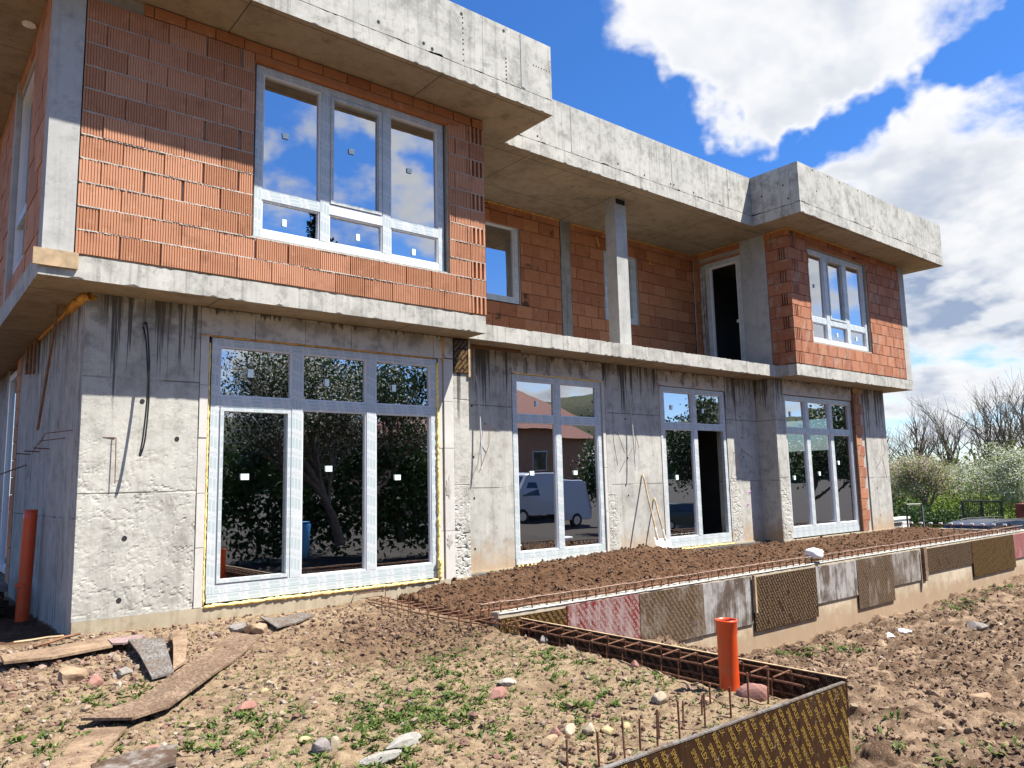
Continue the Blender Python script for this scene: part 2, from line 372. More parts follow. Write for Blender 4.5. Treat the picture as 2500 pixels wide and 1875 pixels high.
simple('van_white', (.40, .42, .47), .3, spec=.5, var=.02, bump=0)  # white body lowered to a bluish grey: its shade is put into the colour
simple('car_glass', (.015, .018, .02), .05, spec=.9, var=0, bump=0)
simple('tyre', (.02, .02, .02), .85)
simple('rim', (.45, .45, .46), .35, .8)
simple('plaster_pink', (.42, .22, .14), .9, var=.08, scale=3)
simple('roof_red', (.20, .07, .05), .85, var=.3, scale=8)
simple('bag_white', (.66, .66, .66), .6, var=.1, scale=9, bump=.4, bdist=.02)
simple('water_butt_blue', (.03, .19, .42), .45, var=.1)
simple('pink_spray', (.75, .18, .62), .8)
simple('lamp_white', (.8, .8, .76), .4)

# printed protective film on the window frames (uv in metres along / across the bar)
m, t, out = material('frame_film'); uvn = nd(t, 'ShaderNodeTexCoord').outputs['UV']; u, v, _ = sep(t, uvn)
P = pos(t)
cell = mth(t, 'FRACT', mth(t, 'MULTIPLY', u, 1/.24)); row = mth(t, 'FRACT', mth(t, 'MULTIPLY', v, 1/.042))
off = mth(t, 'FRACT', mth(t, 'ADD', mth(t, 'MULTIPLY', u, 1/.24), mth(t, 'MULTIPLY', mth(t, 'FLOOR', mth(t, 'MULTIPLY', v, 1/.042)), .06)))
blk = mth(t, 'MULTIPLY', mth(t, 'MULTIPLY', mapr(t, off, .06, .09), mapr(t, off, .64, .60)), mth(t, 'MULTIPLY', mapr(t, row, .10, .18), mapr(t, row, .9, .82)))
lines = mapr(t, mth(t, 'FRACT', mth(t, 'MULTIPLY', v, 1/.0085)), .35, .6)
txt = mapr(t, noise(t, scl(t, uvn, 260, 90, 1), 1.0, 2), .5, .56)
dots = mth(t, 'MULTIPLY', mth(t, 'MULTIPLY', mapr(t, off, .70, .73), mapr(t, off, .93, .90)), mapr(t, noise(t, scl(t, uvn, 70, 70, 1), 1.0, 1), .5, .56))
c = mixc(t, mth(t, 'MULTIPLY', blk, .55), (.50, .53, .535), (.30, .385, .39))
c = mixc(t, mth(t, 'MULTIPLY', mth(t, 'MULTIPLY', blk, lines), mth(t, 'MULTIPLY', txt, .28)), c, (.16, .24, .26))
c = mixc(t, mth(t, 'MULTIPLY', dots, .4), c, (.18, .23, .25))
wr = noise(t, P, 35, 4, .6)
c = mixc(t, mth(t, 'MULTIPLY', mapr(t, noise(t, P, 2.5, 3), .55, .7), .25), c, (.74, .75, .75))
finish(t, out, c, .38, wr, .12, .004, spec=.45)

# glass: coated double glazing, mirror-like outside, see-through to the dark rooms
m, t, out = material('glass')
P = pos(t)
wob = noise(t, P, 1.3, 2, .4)
bmp = nd(t, 'ShaderNodeBump', {'Strength': .035, 'Distance': .03, 'Height': wob}).outputs[0]
gl = nd(t, 'ShaderNodeBsdfGlossy', {'Color': (.93, .96, 1.0, 1), 'Roughness': .0, 'Normal': bmp})
tr = nd(t, 'ShaderNodeBsdfTransparent', {'Color': (.55, .66, .64, 1)})
fr = nd(t, 'ShaderNodeFresnel', {'IOR': 2.0, 'Normal': bmp}).outputs[0]
fac = mth(t, 'ADD', mth(t, 'MULTIPLY', fr, .70), .46, clamp=True)
mx = nd(t, 'ShaderNodeMixShader', {0: fac, 1: tr.outputs[0], 2: gl.outputs[0]})
t.links.new(mx.outputs[0], out.inputs[0])

# film-faced plywood in several states
def plymat(name, base, wash, amount, rough=.5):
    m, t, out = material(name); P = pos(t)
    n = noise(t, scl(t, P, 3, 3, .8), 2.2, 7, .7); n2 = noise(t, scl(t, P, 14, 14, 1.2), 1.4, 5, .7); f = noise(t, P, 70, 4, .7); b = noise(t, vadd(t, P, (6, 1, 3)), 2.3, 5, .6)
    c = mixc(t, mapr(t, n2, .35, .7), base, tuple(v*.55 for v in base))
    k = mth(t, 'ADD', mth(t, 'ADD', mth(t, 'MULTIPLY', n, .5), mth(t, 'MULTIPLY', n2, .35)), mth(t, 'MULTIPLY', b, .55))
    k = mth(t, 'MULTIPLY', mapr(t, k, .86-amount*.34, .98-amount*.26), min(1, .5+amount*.45))
    c = mixc(t, k, c, wash)
    c = mixc(t, mth(t, 'MULTIPLY', mapr(t, b, .56, .7), .5), c, tuple(v*.45 for v in base))
    sp = noise(t, vadd(t, P, (9, 9, 9)), 30, 4, .7); c = mixc(t, mth(t, 'MULTIPLY', mapr(t, sp, .62, .7), .6), c, (.34, .30, .26))
    finish(t, out, c, rough, f, .2, .003, spec=.15)
plymat('ply_brown', (.040, .019, .009), (.15, .115, .085), .15, .5)
plymat('ply_dark', (.034, .016, .009), (.099, .074, .056), .05, .45)
plymat('ply_red', (.17, .024, .019), (.36, .28, .265), .62)
plymat('ply_grey', (.085, .052, .034), (.29, .265, .235), .50)
plymat('ply_white', (.10, .075, .06), (.38, .365, .35), .75)
plymat('ply_pink', (.294, .070, .070), (.406, .322, .315), .5)
def boardmat(name, a, b, sc=(2.2, 16, 6), ang=0):
    m, t, out = material(name); P = pos(t)
    rot = nd(t, 'ShaderNodeVectorRotate', {'Vector': P, 'Angle': R(ang)}, rotation_type='Z_AXIS').outputs[0]
    n = noise(t, scl(t, rot, *sc), 5.5, 7, .7); m2 = noise(t, P, 4, 6, .65); d = noise(t, P, 40, 5, .7)
    c = mixc(t, mapr(t, n, .40, .60), a, b); c = mixc(t, mth(t, 'MULTIPLY', mapr(t, m2, .45, .65), .7), c, (.115, .072, .045))
    c = mixc(t, mth(t, 'MULTIPLY', mapr(t, d, .50, .66), .6), c, (.05, .033, .024)); c = mixc(t, mth(t, 'MULTIPLY', mapr(t, m2, .45, .32), .4), c, tuple(min(1, v*1.35) for v in a))
    finish(t, out, c, .85, n, .5, .006, spec=.15)
boardmat('board_tan', (.288, .202, .130), (.216, .148, .097), (3, 14, 6), 35)
boardmat('board_brown', (.245, .173, .115), (.115, .076, .050), (10, 3, 6), 5)
boardmat('board_grey', (.187, .176, .162), (.094, .083, .072), (12, 3, 6), 10)
boardmat('board_pink', (.302, .209, .202), (.238, .173, .158), (5, 5, 5), 0)
def printmat(name, col, wash):
    m, t, out = material(name); P = pos(t); n = noise(t, P, 7, 5, .65); n2 = noise(t, P, 45, 4, .7)
    c = mixc(t, mapr(t, n, .5, .75, 0, .7), col, wash); c = mixc(t, mapr(t, n2, .5, .7, 0, .5), c, tuple(v*.55 for v in col))
    finish(t, out, c, .5, spec=.35)
printmat('print_yellow', (.23, .145, .032), (.11, .065, .022))
printmat('print_tan', (.211, .155, .087), (.223, .198, .167))
printmat('print_white', (.36, .285, .265), (.33, .24, .225))
printmat('print_dark', (.124, .074, .043), (.074, .050, .031))

# soil: dry gravelly left, dark red-brown fresh fill, wet churned mud right (zone weights are mesh attributes)
m, t, out = material('soil'); P = pos(t)
fa = nd(t, 'ShaderNodeAttribute', attribute_name='fresh').outputs['Fac']; la = nd(t, 'ShaderNodeAttribute', attribute_name='mud').outputs['Fac']
n1 = noise(t, P, 1.6, 6, .6); n2 = noise(t, P, 14, 6, .7); n3 = noise(t, P, 75, 4, .7); n4 = noise(t, P, .25, 4, .5)
dry = mixc(t, mapr(t, n2, .35, .68), (.155, .105, .062), (.285, .212, .134)); dry = mixc(t, mth(t, 'MULTIPLY', mapr(t, n3, .5, .68), .6), dry, (.35, .275, .18))
dry = mixc(t, mth(t, 'MULTIPLY', mapr(t, n1, .52, .72), .5), dry, (.115, .076, .046))
frs = mixc(t, mapr(t, n2, .35, .7), (.056, .028, .015), (.118, .064, .034)); frs = mixc(t, mth(t, 'MULTIPLY', mapr(t, n3, .52, .7), .35), frs, (.20, .12, .07)); frs = mixc(t, mth(t, 'MULTIPLY', mapr(t, n1, .5, .64), .35), frs, (.17, .105, .062))
rt = nd(t, 'ShaderNodeVectorRotate', {'Vector': P, 'Angle': R(21)}, rotation_type='Z_AXIS').outputs[0]
n7 = noise(t, scl(t, rt, .55, 1.6, 1), 2.6, 7, .68)
mud = mixc(t, mapr(t, n7, .40, .62), (.085, .052, .032), (.255, .18, .118)); mud = mixc(t, mth(t, 'MULTIPLY', mapr(t, n2, .45, .68), .6), mud, (.075, .046, .029)); mud = mixc(t, mth(t, 'MULTIPLY', mapr(t, n3, .52, .68), .5), mud, (.32, .24, .165))
far = mixc(t, mapr(t, n4, .4, .6), (.09, .13, .035), (.15, .16, .06))
c = mixc(t, fa, dry, frs); c = mixc(t, la, c, mud)
c = mixc(t, mapr(t, sep(t, P)[1], .8, -1.2), c, (.045, .04, .036))  # ground behind the viewer painted dark, standing in for shade mirrored in the panes
c = mixc(t, mth(t, 'MULTIPLY', mapr(t, noise(t, vadd(t, P, (3, 3, 0)), 3.2, 6, .7), .52, .66), .35), c, (.075, .045, .027))
x, y, z = sep(t, P)
c = mixc(t, mth(t, 'MULTIPLY', mapr(t, mth(t, 'ADD', x, mth(t, 'MULTIPLY', n1, 3.0)), 30, 36), mapr(t, y, 6, 9)), c, far)
h = mth(t, 'ADD', mth(t, 'MULTIPLY', n2, .6), mth(t, 'MULTIPLY', n3, .4))
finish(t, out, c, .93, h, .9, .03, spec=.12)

def islandmat(name, stops, rough=.85, bump=.3, scale=25, spec=.2, trans=0.0):
    m, t, out = material(name); r = isl(t); P = pos(t); c = ramp(t, r, stops); n = noise(t, P, scale, 4, .65)
    c = mixc(t, mth(t, 'MULTIPLY', mapr(t, n, .4, .75), .4), c, (.16, .11, .08)) if not trans else c
    p = finish(t, out, c, rough, n, bump, .005, spec=spec)
    if trans:
        tl = nd(t, 'ShaderNodeBsdfTranslucent', {'Color': c}); mx = nd(t, 'ShaderNodeMixShader', {0: trans, 1: p.outputs[0], 2: tl.outputs[0]})
        t.links.new(mx.outputs[0], out.inputs[0])
islandmat('far_wood', [(0, (.028, .04, .018)), (1, (.04, .052, .024))], .95, .8, .25)
islandmat('gravel', [(0, (.216, .152, .099)), (.25, (.152, .095, .063)), (.5, (.279, .222, .152)), (.68, (.121, .076, .054)), (.82, (.178, .095, .073)), (1, (.304, .260, .202))])
islandmat('clods', [(0, (.075, .039, .021)), (.45, (.115, .062, .034)), (.8, (.05, .026, .014)), (1, (.19, .12, .072))], bump=.7)
islandmat('mud_clods', [(0, (.137, .086, .055)), (.6, (.096, .058, .037)), (1, (.206, .137, .089))], bump=.7)
islandmat('weeds', [(0, (.045, .085, .014)), (.5, (.08, .13, .022)), (1, (.15, .175, .045))], .6, .1, spec=.3, trans=.3)
islandmat('leaf_spring', [(0, (.12, .19, .03)), (.6, (.20, .28, .055)), (1, (.28, .34, .09))], .7, .1, trans=.35)
islandmat('leaf_olive', [(0, (.085, .10, .035)), (.6, (.13, .14, .05)), (1, (.18, .17, .07))], .8, .1, trans=.3)
islandmat('leaf_dark', [(0, (.02, .045, .012)), (.6, (.035, .07, .018)), (1, (.06, .10, .03))], .6, .1, trans=.2)
islandmat('needle', [(0, (.012, .028, .012)), (1, (.025, .045, .02))], .7, .1)
islandmat('blossom', [(0, (.62, .60, .52)), (.6, (.74, .72, .66)), (1, (.50, .50, .38))], .7, .1, trans=.35)
islandmat('blossom_pink', [(0, (.50, .37, .32)), (.6, (.60, .50, .44)), (1, (.40, .30, .22))], .7, .1, trans=.3)
def stonemat(name, a, b, sc=9):
    m, t, out = material(name); oc = nd(t, 'ShaderNodeTexCoord').outputs['Object']; n = noise(t, oc, sc, 5, .65); f = noise(t, oc, 60, 4, .7)
    c = mixc(t, mapr(t, n, .35, .7), a, b); c = mixc(t, mth(t, 'MULTIPLY', mapr(t, f, .55, .7), .4), c, tuple(v*.5 for v in a))
    finish(t, out, c, .85, f, .35, .006, spec=.2)
stonemat('stone_tan', (.315, .225, .143), (.225, .150, .098)); stonemat('stone_red', (.270, .143, .112), (.203, .098, .079))
stonemat('stone_pale', (.345, .292, .210), (.247, .195, .135)); stonemat('stone_grey', (.225, .203, .188), (.150, .128, .116)); stonemat('stone_yellow', (.390, .300, .165), (.300, .217, .112))
# ------------------------------------------------------------------ ground sheet
def axis_lines(dense, lo, hi):
    out = []
    for a, b, s in dense: out += list(np.arange(a, b-1e-6, s))
    a = dense[0][0]; st = dense[0][2]; pre = []
    while a > lo: st *= 1.35; a -= st; pre.append(max(a, lo))
    b = dense[-1][1]; st = dense[-1][2]; post = [b]
    while b < hi: st *= 1.3; b += st; post.append(min(b, hi))
    return np.array(pre[::-1]+out+post)
gx = axis_lines([(.2, 5.0, .022), (5.0, 5.4, .012), (5.4, 10, .028), (10, 21, .05)], -3000, 3000)
gy = axis_lines([(2.2, 2.75, .03), (2.75, 2.95, .012), (2.95, 6.4, .024), (6.4, 6.7, .012), (6.7, 9.5, .03), (9.5, 12, .08)], -3000, 3000)
GX, GY = np.meshgrid(gx, gy); GZ = H(GX, GY)
inside = (GX > 1.7) & (GX < 19.4) & (GY > 9.6) & (GY < 18.8)
GZ[inside] = np.minimum(GZ[inside], -1.6)
nx, ny = len(gx), len(gy); idx = np.arange(nx*ny).reshape(ny, nx)
F = np.stack([idx[:-1, :-1], idx[:-1, 1:], idx[1:, 1:], idx[1:, :-1]], -1).reshape(-1, 4)
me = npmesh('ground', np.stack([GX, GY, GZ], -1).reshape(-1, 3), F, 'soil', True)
terr, left, low = zones(GX, GY)
fresh = np.clip(terr+.75*left*np.clip(np.exp(-((GX-4.4)**2/1.6+(GY-7.0)**2/1.5))*1.4-.25+.5*fbm(GX*2, GY*2, 3, 61), 0, 1)+left*sst(8.9, 9.3, GY)*(GX < 1.56), 0, 1)
for nm, arr in (('fresh', fresh), ('mud', low)):
    a = me.attributes.new(nm, 'FLOAT', 'POINT'); a.data.foreach_set('value', arr.ravel().astype(np.float32))
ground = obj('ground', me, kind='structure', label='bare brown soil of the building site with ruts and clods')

# ------------------------------------------------------------------ the house
HB = (1.57, 8.93, -1.42)
house = empty('house_under_construction', HB, 'two storey unfinished house of grey concrete and orange hollow brick', 'house')
ZS, ZF, ZR = 2.11, 2.35, 5.27
YB, YG, YM, YMS, YRG, YRB = 8.41, 8.93, 9.43, 8.83, 8.98, 8.42
def hpart(name, mb, mat, **k): return mb.build(name, mat, house, **k)
# plan polygons
slab_poly = [(1.05, YB), (6.47, YB), (6.47, YMS), (14.60, YMS), (14.60, YRB), (20.03, YRB), (20.03, 18.8), (1.05, 18.8)]
roof_poly = [(.30, 7.68), (7.20, 7.68), (7.20, 8.80), (13.92, 8.80), (13.92, 7.70), (20.72, 7.70), (20.72, 19.3), (.30, 19.3)]
def ragged_slab(name, poly, z0, z1, mat_side, mat_bot, amp=.012):
    # prism whose lower front edges are chipped: the edge vertices are jittered
    bm = bmesh.new()
    pts = []
    n = len(poly)
    for i in range(n):
        a = Vector(poly[i]); b = Vector(poly[(i+1) % n]); L = (b-a).length
        k = max(1, int(L/.05)) if max(a.y, b.y) < 15 else 1
        for j in range(k): pts.append((a+(b-a)*j/k, j == 0))
    top = []; bot = []; mid = []
    for p, corner in pts:
        e = 0 if corner else random.random()**9*amp*1.8
        top.append(bm.verts.new((p.x, p.y+random.uniform(0, .004)*(not corner), z1-random.random()**4*amp)))
        mid.append(bm.verts.new((p.x, p.y, z0+.006+e)))
        bot.append(bm.verts.new((p.x, p.y+e*.8, z0)))
    N = len(pts)
    for i in range(N):
        j = (i+1) % N
        bm.faces.new((mid[i], mid[j], top[j], top[i])); bm.faces.new((bot[i], bot[j], mid[j], mid[i]))
    ys = min(p[1] for p in poly); yi = max(poly[2][1], poly[3][1]); xa, xb = poly[2][0], poly[3][0]
    for (x0_, x1_, ya, yb_) in ((poly[0][0], xa, poly[0][1], yi), (xb, poly[5][0], poly[5][1], yi), (poly[0][0], poly[5][0], yi, poly[6][1])):
        for zz, fl in ((z0+.0005, 1), (z1-.004, 0)):
            q = [bm.verts.new(c_) for c_ in ((x0_, ya+.004, zz), (x1_, ya+.004, zz), (x1_, yb_, zz), (x0_, yb_, zz))]
            f = bm.faces.new(q[::-1] if fl else q); f.material_index = fl
    me = bpy.data.meshes.new(name); bm.to_mesh(me); bm.free()
    me.materials.append(MATS[mat_side]); me.materials.append(MATS[mat_bot])
    return obj(name, me, house)
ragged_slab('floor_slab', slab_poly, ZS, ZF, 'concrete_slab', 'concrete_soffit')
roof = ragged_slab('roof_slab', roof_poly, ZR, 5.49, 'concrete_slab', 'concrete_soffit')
def parapet(x0, x1, y0, y1, zt=6.33):
    # front-facing upstand with an uneven bottom crack line
    mb = MB(); ax = (x1-x0) > (y1-y0); L = (x1-x0) if ax else (y1-y0); k = int(L/.04)
    fr = []; 
    for i in range(k+1):
        s = i/k; zb = 5.497+.018*max(0, math.sin(i*.37)+math.sin(i*.113+x0)*.8)*random.random()
        p = (x0+L*s, y0) if ax else (x0, y1-L*s)
        fr.append((p, zb))
    vs = []; fs = []
    for (p, zb) in fr:
        q = (p[0], y1) if ax else (x1, p[1])
        vs += [(p[0], p[1], zb), (p[0], p[1], zt), (q[0], q[1], zt), (q[0], q[1], 5.49)]
    for i in range(k):
        a = i*4; b = a+4
        fs += [(a, b, b+1, a+1), (a+1, b+1, b+2, a+2), (a+2, b+2, b+3, a+3)]
    fs += [(0, 1, 2, 3), (k*4+3, k*4+2, k*4+1, k*4)]
    mb.add(vs, fs); mb.build('parapet', 'concrete_parapet', house)
parapet(.30, 7.20, 7.684, 7.88); parapet(7.004, 7.204, 7.882, 8.79); parapet(7.206, 13.918, 8.804, 9.0); parapet(13.922, 14.12, 7.906, 8.9); parapet(13.92, 20.72, 7.704, 7.90); parapet(20.52, 20.72, 7.91, 18)
hpart('parapet_core', MB().box(.34, 7.0, 7.72, 7.86, 5.49, 5.54).box(7.3, 13.9, 8.83, 8.98, 5.49, 5.54).box(14.0, 20.6, 7.74, 7.88, 5.49, 5.54), 'dark_void')
# vertical patch strips on the parapets
for x, y, w_ in ((6.62, 7.684, .07), (8.66, 8.804, .03), (11.3, 8.804, .012), (13.1, 8.804, .012)):
    hpart('patch_strip', MB().box(x, x+w_, y-.006, y+.02, 5.52, 6.325), 'concrete_column')
# tie holes as flat dark discs, the shade inside them put into the colour
th = MB()
def tie(x, y, z, r=.014, axis='y'):
    k = 8; c = [(math.cos(2*math.pi*i/k)*r, math.sin(2*math.pi*i/k)*r*1.1) for i in range(k)]
    if axis == 'y': th.add([(x+a, y-.003, z+b) for a, b in c], [tuple(range(k))])
    else: th.add([(x-.003, y-a, z+b) for a, b in c], [tuple(range(k))])
for x, z in ((4.35, 5.62), (5.0, 5.58), (5.13, 5.55), (6.32, 6.25), (5.6, 6.22)): tie(x, 7.684, z, .022)
for i in range(9): tie(5.62, 7.684, 5.57+i*.075+random.uniform(-.01, .01), .011)
for i in range(7): tie(6.86+.05*i, 7.684, 5.93, .009)
for i in range(6): tie(6.35, 7.684, 5.55+i*.06, .012)
for x, z in ((7.9, 6.22), (7.9, 5.58), (9.8, 5.6), (10.5, 5.56), (11.25, 5.57), (11.35, 5.58), (11.95, 5.56), (12.8, 5.57), (13.15, 5.9)): tie(x, 8.804, z, .018)
for x, z in ((14.6, 5.85), (14.5, 6.28), (15.1, 6.29), (15.6, 6.28), (16.4, 6.28), (16.9, 6.28), (15.2, 5.62), (16.2, 5.58), (17.0, 5.58), (18.2, 5.56), (19.2, 5.55)): tie(x, 7.704, z, .018)
for y, z in ((8.55, 5.85), (8.05, 5.93), (7.95, 5.62)): tie(13.922, y, z, .02, 'x')
for x, z in ((2.15, .98), (2.03, -.47), (2.0, -1.1), (2.52, .58)): tie(x, YG-.012, z, .026)
for x, z in ((6.95, 1.2), (6.97, .42), (6.97, -.2), (6.97, -.95), (10.4, 1.12), (10.42, .42), (10.4, -.25), (13.95, 1.3), (13.97, .85), (14.0, .45), (14.2, -.2), (14.2, -.8)): tie(x, YM, z, .018)
for x, z in ((18.75, 1.3), (18.8, .4), (18.85, -.3), (18.9, -.95)): tie(x, YRG, z, .016)
for y, z in ((9.6, 1.55), (10.4, .5), (10.5, -.35), (9.7, -.4), (9.3, -.42), (12.2, .2), (12.0, -.45)): tie(1.57, y, z, .03, 'x')
tho = th.build('tie_hole', 'dark_void', house, kind='stuff')

# ---- ground floor concrete
def rough_front(name, x0, x1, y0, y1, z0, z1, amp, step=.018, prof=None, seed=0):
    nx_ = int((x1-x0)/step); nz_ = int((z1-z0)/step)
    X, Z = np.meshgrid(np.linspace(x0, x1, nx_+1), np.linspace(z0, z1, nz_+1))
    rid = np.abs(fbm(X*6.5, Z*9.5, 4, 70+seed)); n = fbm(X*14, Z*16, 4, 80+seed, .6)
    k = prof(X, Z) if prof else np.ones_like(X)
    crack = np.clip(.055-rid, 0, 1)/.055
    D = amp*k*(.9*crack*(.4+vnoise(X*3, Z*3, 90+seed)+.5)+.55*np.abs(n))+.002*n
    e = np.minimum(np.minimum(X-x0, x1-X), .03)/.03
    Y = y0+np.clip(D, 0, amp*1.6)
    Y[:, 0] += amp*.9*np.abs(vnoise(Z[:, 0]*40, Z[:, 0]*3, 5)); Y[:, -1] += amp*.6*np.abs(vnoise(Z[:, 0]*40, Z[:, 0]*3, 6))
    V = np.stack([X, Y, Z], -1).reshape(-1, 3); id_ = np.arange(V.shape[0]).reshape(nz_+1, nx_+1)
    Fq = np.stack([id_[:-1, :-1], id_[:-1, 1:], id_[1:, 1:], id_[1:, :-1]], -1).reshape(-1, 4).tolist()
    mb = MB(); mb.v = [tuple(p) for p in V.tolist()]; mb.f = [tuple(f) for f in Fq]; mb.uv = [[(0, 0)]*4]*len(mb.f)
    # body behind, stitched to the border
    B = len(mb.v)
    L_ = id_[:, 0].tolist(); R_ = id_[:, -1].tolist()
    for z in np.linspace(z0, z1, nz_+1): mb.v += [(x0, y1, float(z)), (x1, y1, float(z))]
    for i in range(nz_):
        mb.f += [(L_[i], L_[i+1], B+2*(i+1), B+2*i), (R_[i+1], R_[i], B+2*i+1, B+2*(i+1)+1)]; mb.uv += [[(0, 0)]*4]*2
    return mb.build(name, 'concrete_rough', house)
rough_front('concrete_wall', 1.57, 2.742, YG-.012, 9.2, -1.27, 2.108, .008, prof=lambda X, Z: np.clip(.15+sst(1.0, -.6, Z)*1.0, .15, 1.1))
hpart('side_wall', MB().box(1.566, 1.82, 9.203, 13.6, -1.6, 2.106).box(1.568, 1.82, 8.96, 9.203, -1.6, 2.1), 'concrete_side')
hpart('plinth', MB().box(1.575, 6.53, YG-.016, 9.3, -1.75, -1.272).box(6.532, 14.58, YM-.02, 9.7, -1.75, -1.285).box(14.582, 19.57, YRG-.02, 9.3, -1.75, -1.30), 'concrete_plinth')
rough_front('concrete_pier', 6.255, 6.53, YG, 9.6, -1.285, 2.105, .022, prof=lambda X, Z: np.clip(.12+sst(.2, -.7, Z)*1.3, .12, 1.4), seed=3)
hpart('concrete_wall', MB().box(6.533, 7.742, YM, 9.68, -1.285, 2.107), 'concrete_wall')
hpart('concrete_wall', MB().box(9.885, 11.36, YM, 9.68, -1.285, 2.107), 'concrete_wall')
rough_front('honeycombed_edge', 9.872, 10.15, YM-.008, YM+.05, -1.285, -.2, .032, prof=lambda X, Z: np.clip(1.3-(X-9.87)*4.6, 0, 1.2), seed=9)
hpart('concrete_wall', MB().box(13.462, 14.58, YM, 9.68, -1.285, 2.107), 'concrete_wall')
rough_front('honeycombed_edge', 13.5, 13.86, YM-.008, YM+.05, -1.285, .1, .032, prof=lambda X, Z: np.clip(1.3-(X-13.5)*3.4, 0, 1.2), seed=12)
hpart('concrete_pier', MB().box(14.582, 14.955, YRG, 9.70, -1.30, 2.104), 'concrete_wall')
rough_front('honeycombed_edge', 14.60, 14.95, YRG-.01, YRG+.05, -1.30, .3, .022, prof=lambda X, Z: np.clip(sst(.3, -.4, Z), .1, 1), seed=15)
hpart('concrete_wall', MB().box(18.48, 19.56, YRG, 9.25, -1.30, 2.106), 'concrete_wall')
hpart('concrete_lintel', MB().box(14.957, 17.93, YRG+.012, 9.25, 1.79, 2.104), 'aac')
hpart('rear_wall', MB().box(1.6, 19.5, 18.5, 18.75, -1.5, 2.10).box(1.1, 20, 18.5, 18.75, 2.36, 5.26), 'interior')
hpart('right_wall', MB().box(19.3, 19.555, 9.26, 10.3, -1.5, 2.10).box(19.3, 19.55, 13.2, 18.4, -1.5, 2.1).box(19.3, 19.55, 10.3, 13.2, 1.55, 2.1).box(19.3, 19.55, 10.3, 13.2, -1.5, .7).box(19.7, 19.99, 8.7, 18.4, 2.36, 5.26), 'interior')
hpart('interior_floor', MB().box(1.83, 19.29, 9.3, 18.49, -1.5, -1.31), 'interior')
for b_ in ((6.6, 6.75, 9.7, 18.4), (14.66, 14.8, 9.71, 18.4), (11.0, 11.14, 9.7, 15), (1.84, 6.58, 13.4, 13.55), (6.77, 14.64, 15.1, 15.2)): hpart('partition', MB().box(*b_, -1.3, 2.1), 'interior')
# rear part of the left side: brick strip and far window
far_strip = hpart('side_brick_strip', MB().box(1.59, 1.8, 13.61, 14.05, -1.4, 2.1), 'mortar')
for k in range(13):
    obj('brick', MB().box(1.56, 1.60, 13.62, 14.04, -1.28+k*.26, -1.03+k*.26).mesh('brick', 'brick'), far_strip)
hpart('side_wall', MB().box(1.6, 1.82, 15.3, 18.45, -1.6, 2.1), 'concrete_side')

# ---- aerated concrete blocks round the ground floor openings
def block(x0, x1, z0, z1, y, d=.24, j=.003):
    o = random.uniform(-.003, .003)
    return MB().box(x0+j, x1-j, y+o, y+d, z0+j, z1-j).build('aerated_block', 'aac', house)
for i in range(5): block(2.745+i*.634, 2.745+(i+1)*.634, 1.785, 2.105, YG-.012)
block(5.918, 6.07, 1.785, 2.105, YG-.012); block(6.10, 6.252, 1.80, 2.105, YG-.014)
for i, (a, b) in enumerate(((-1.27, -.62), (-.62, -.02), (-.02, .60), (.60, 1.2), (1.2, 1.775))): block(2.746, 2.842, a, b, YG-.018-.002*(i % 2), .14)
for i, (a, b) in enumerate(((-1.285, -.62), (-.62, .52), (.52, 1.18), (1.18, 1.79))):
    block(6.015, 6.085, a, b, YG+.01, .14); block(6.09, 6.253, a, b, YG-.016, .14)
for i in range(4): block(7.745+i*.523, 7.745+(i+1)*.523, 1.775, 2.105, YM-.006)
for a, b in ((-1.28, -.5), (-.5, .25), (.25, 1.1), (1.1, 1.79)): block(9.80, 9.87, a, b, YM-.012, .14)
for i in range(4): block(11.362+i*.524, 11.362+(i+1)*.524, 1.80, 2.105, YM-.006)
for a, b in ((-1.28, -.3), (-.3, .8), (.8, 1.79)): block(11.364, 11.43, a, b, YM-.01, .14); 
# mortar patches smeared on the lintels and strips
def blob(name, cx, cz, w_, h_, y, mat, n=18, d=.006):
    vs = []; 
    for i in range(n):
        a = 2*math.pi*i/n; r_ = 1+random.uniform(-.35, .3)
        vs.append((cx+math.cos(a)*w_*r_, y, cz+math.sin(a)*h_*r_))
    mb = MB(); mb.add(vs+[(cx, y-d, cz)]+[(x, y+.01, z) for x, _, z in vs], [(i, (i+1) % n, n) for i in range(n)]+[(i, n+1+i, n+1+(i+1) % n, (i+1) % n) for i in range(n)])
    return mb.build(name, mat, house)
MATS['patch'] = MATS['concrete_pilaster']
for x, w_, h_ in ((7.83, .05, .11), (8.05, .055, .14), (8.30, .035, .14), (8.55, .05, .14), (9.05, .04, .13), (9.32, .05, .11)): blob('mortar_patch', x, 1.93, w_, h_, YM-.009, 'concrete_pilaster')
for x, w_, h_ in ((11.6, .04, .08), (12.1, .05, .12), (12.55, .03, .12), (13.05, .045, .11)): blob('mortar_patch', x, 1.96, w_, h_, YM-.009, 'concrete_pilaster')
blob('mortar_patch', 5.32, 1.97, .05, .10, YG-.015, 'mortar'); blob('mortar_patch', 6.15, -.03, .045, .14, YG-.02, 'mortar'); blob('mortar_patch', 6.16, -.76, .05, .09, YG-.02, 'mortar')

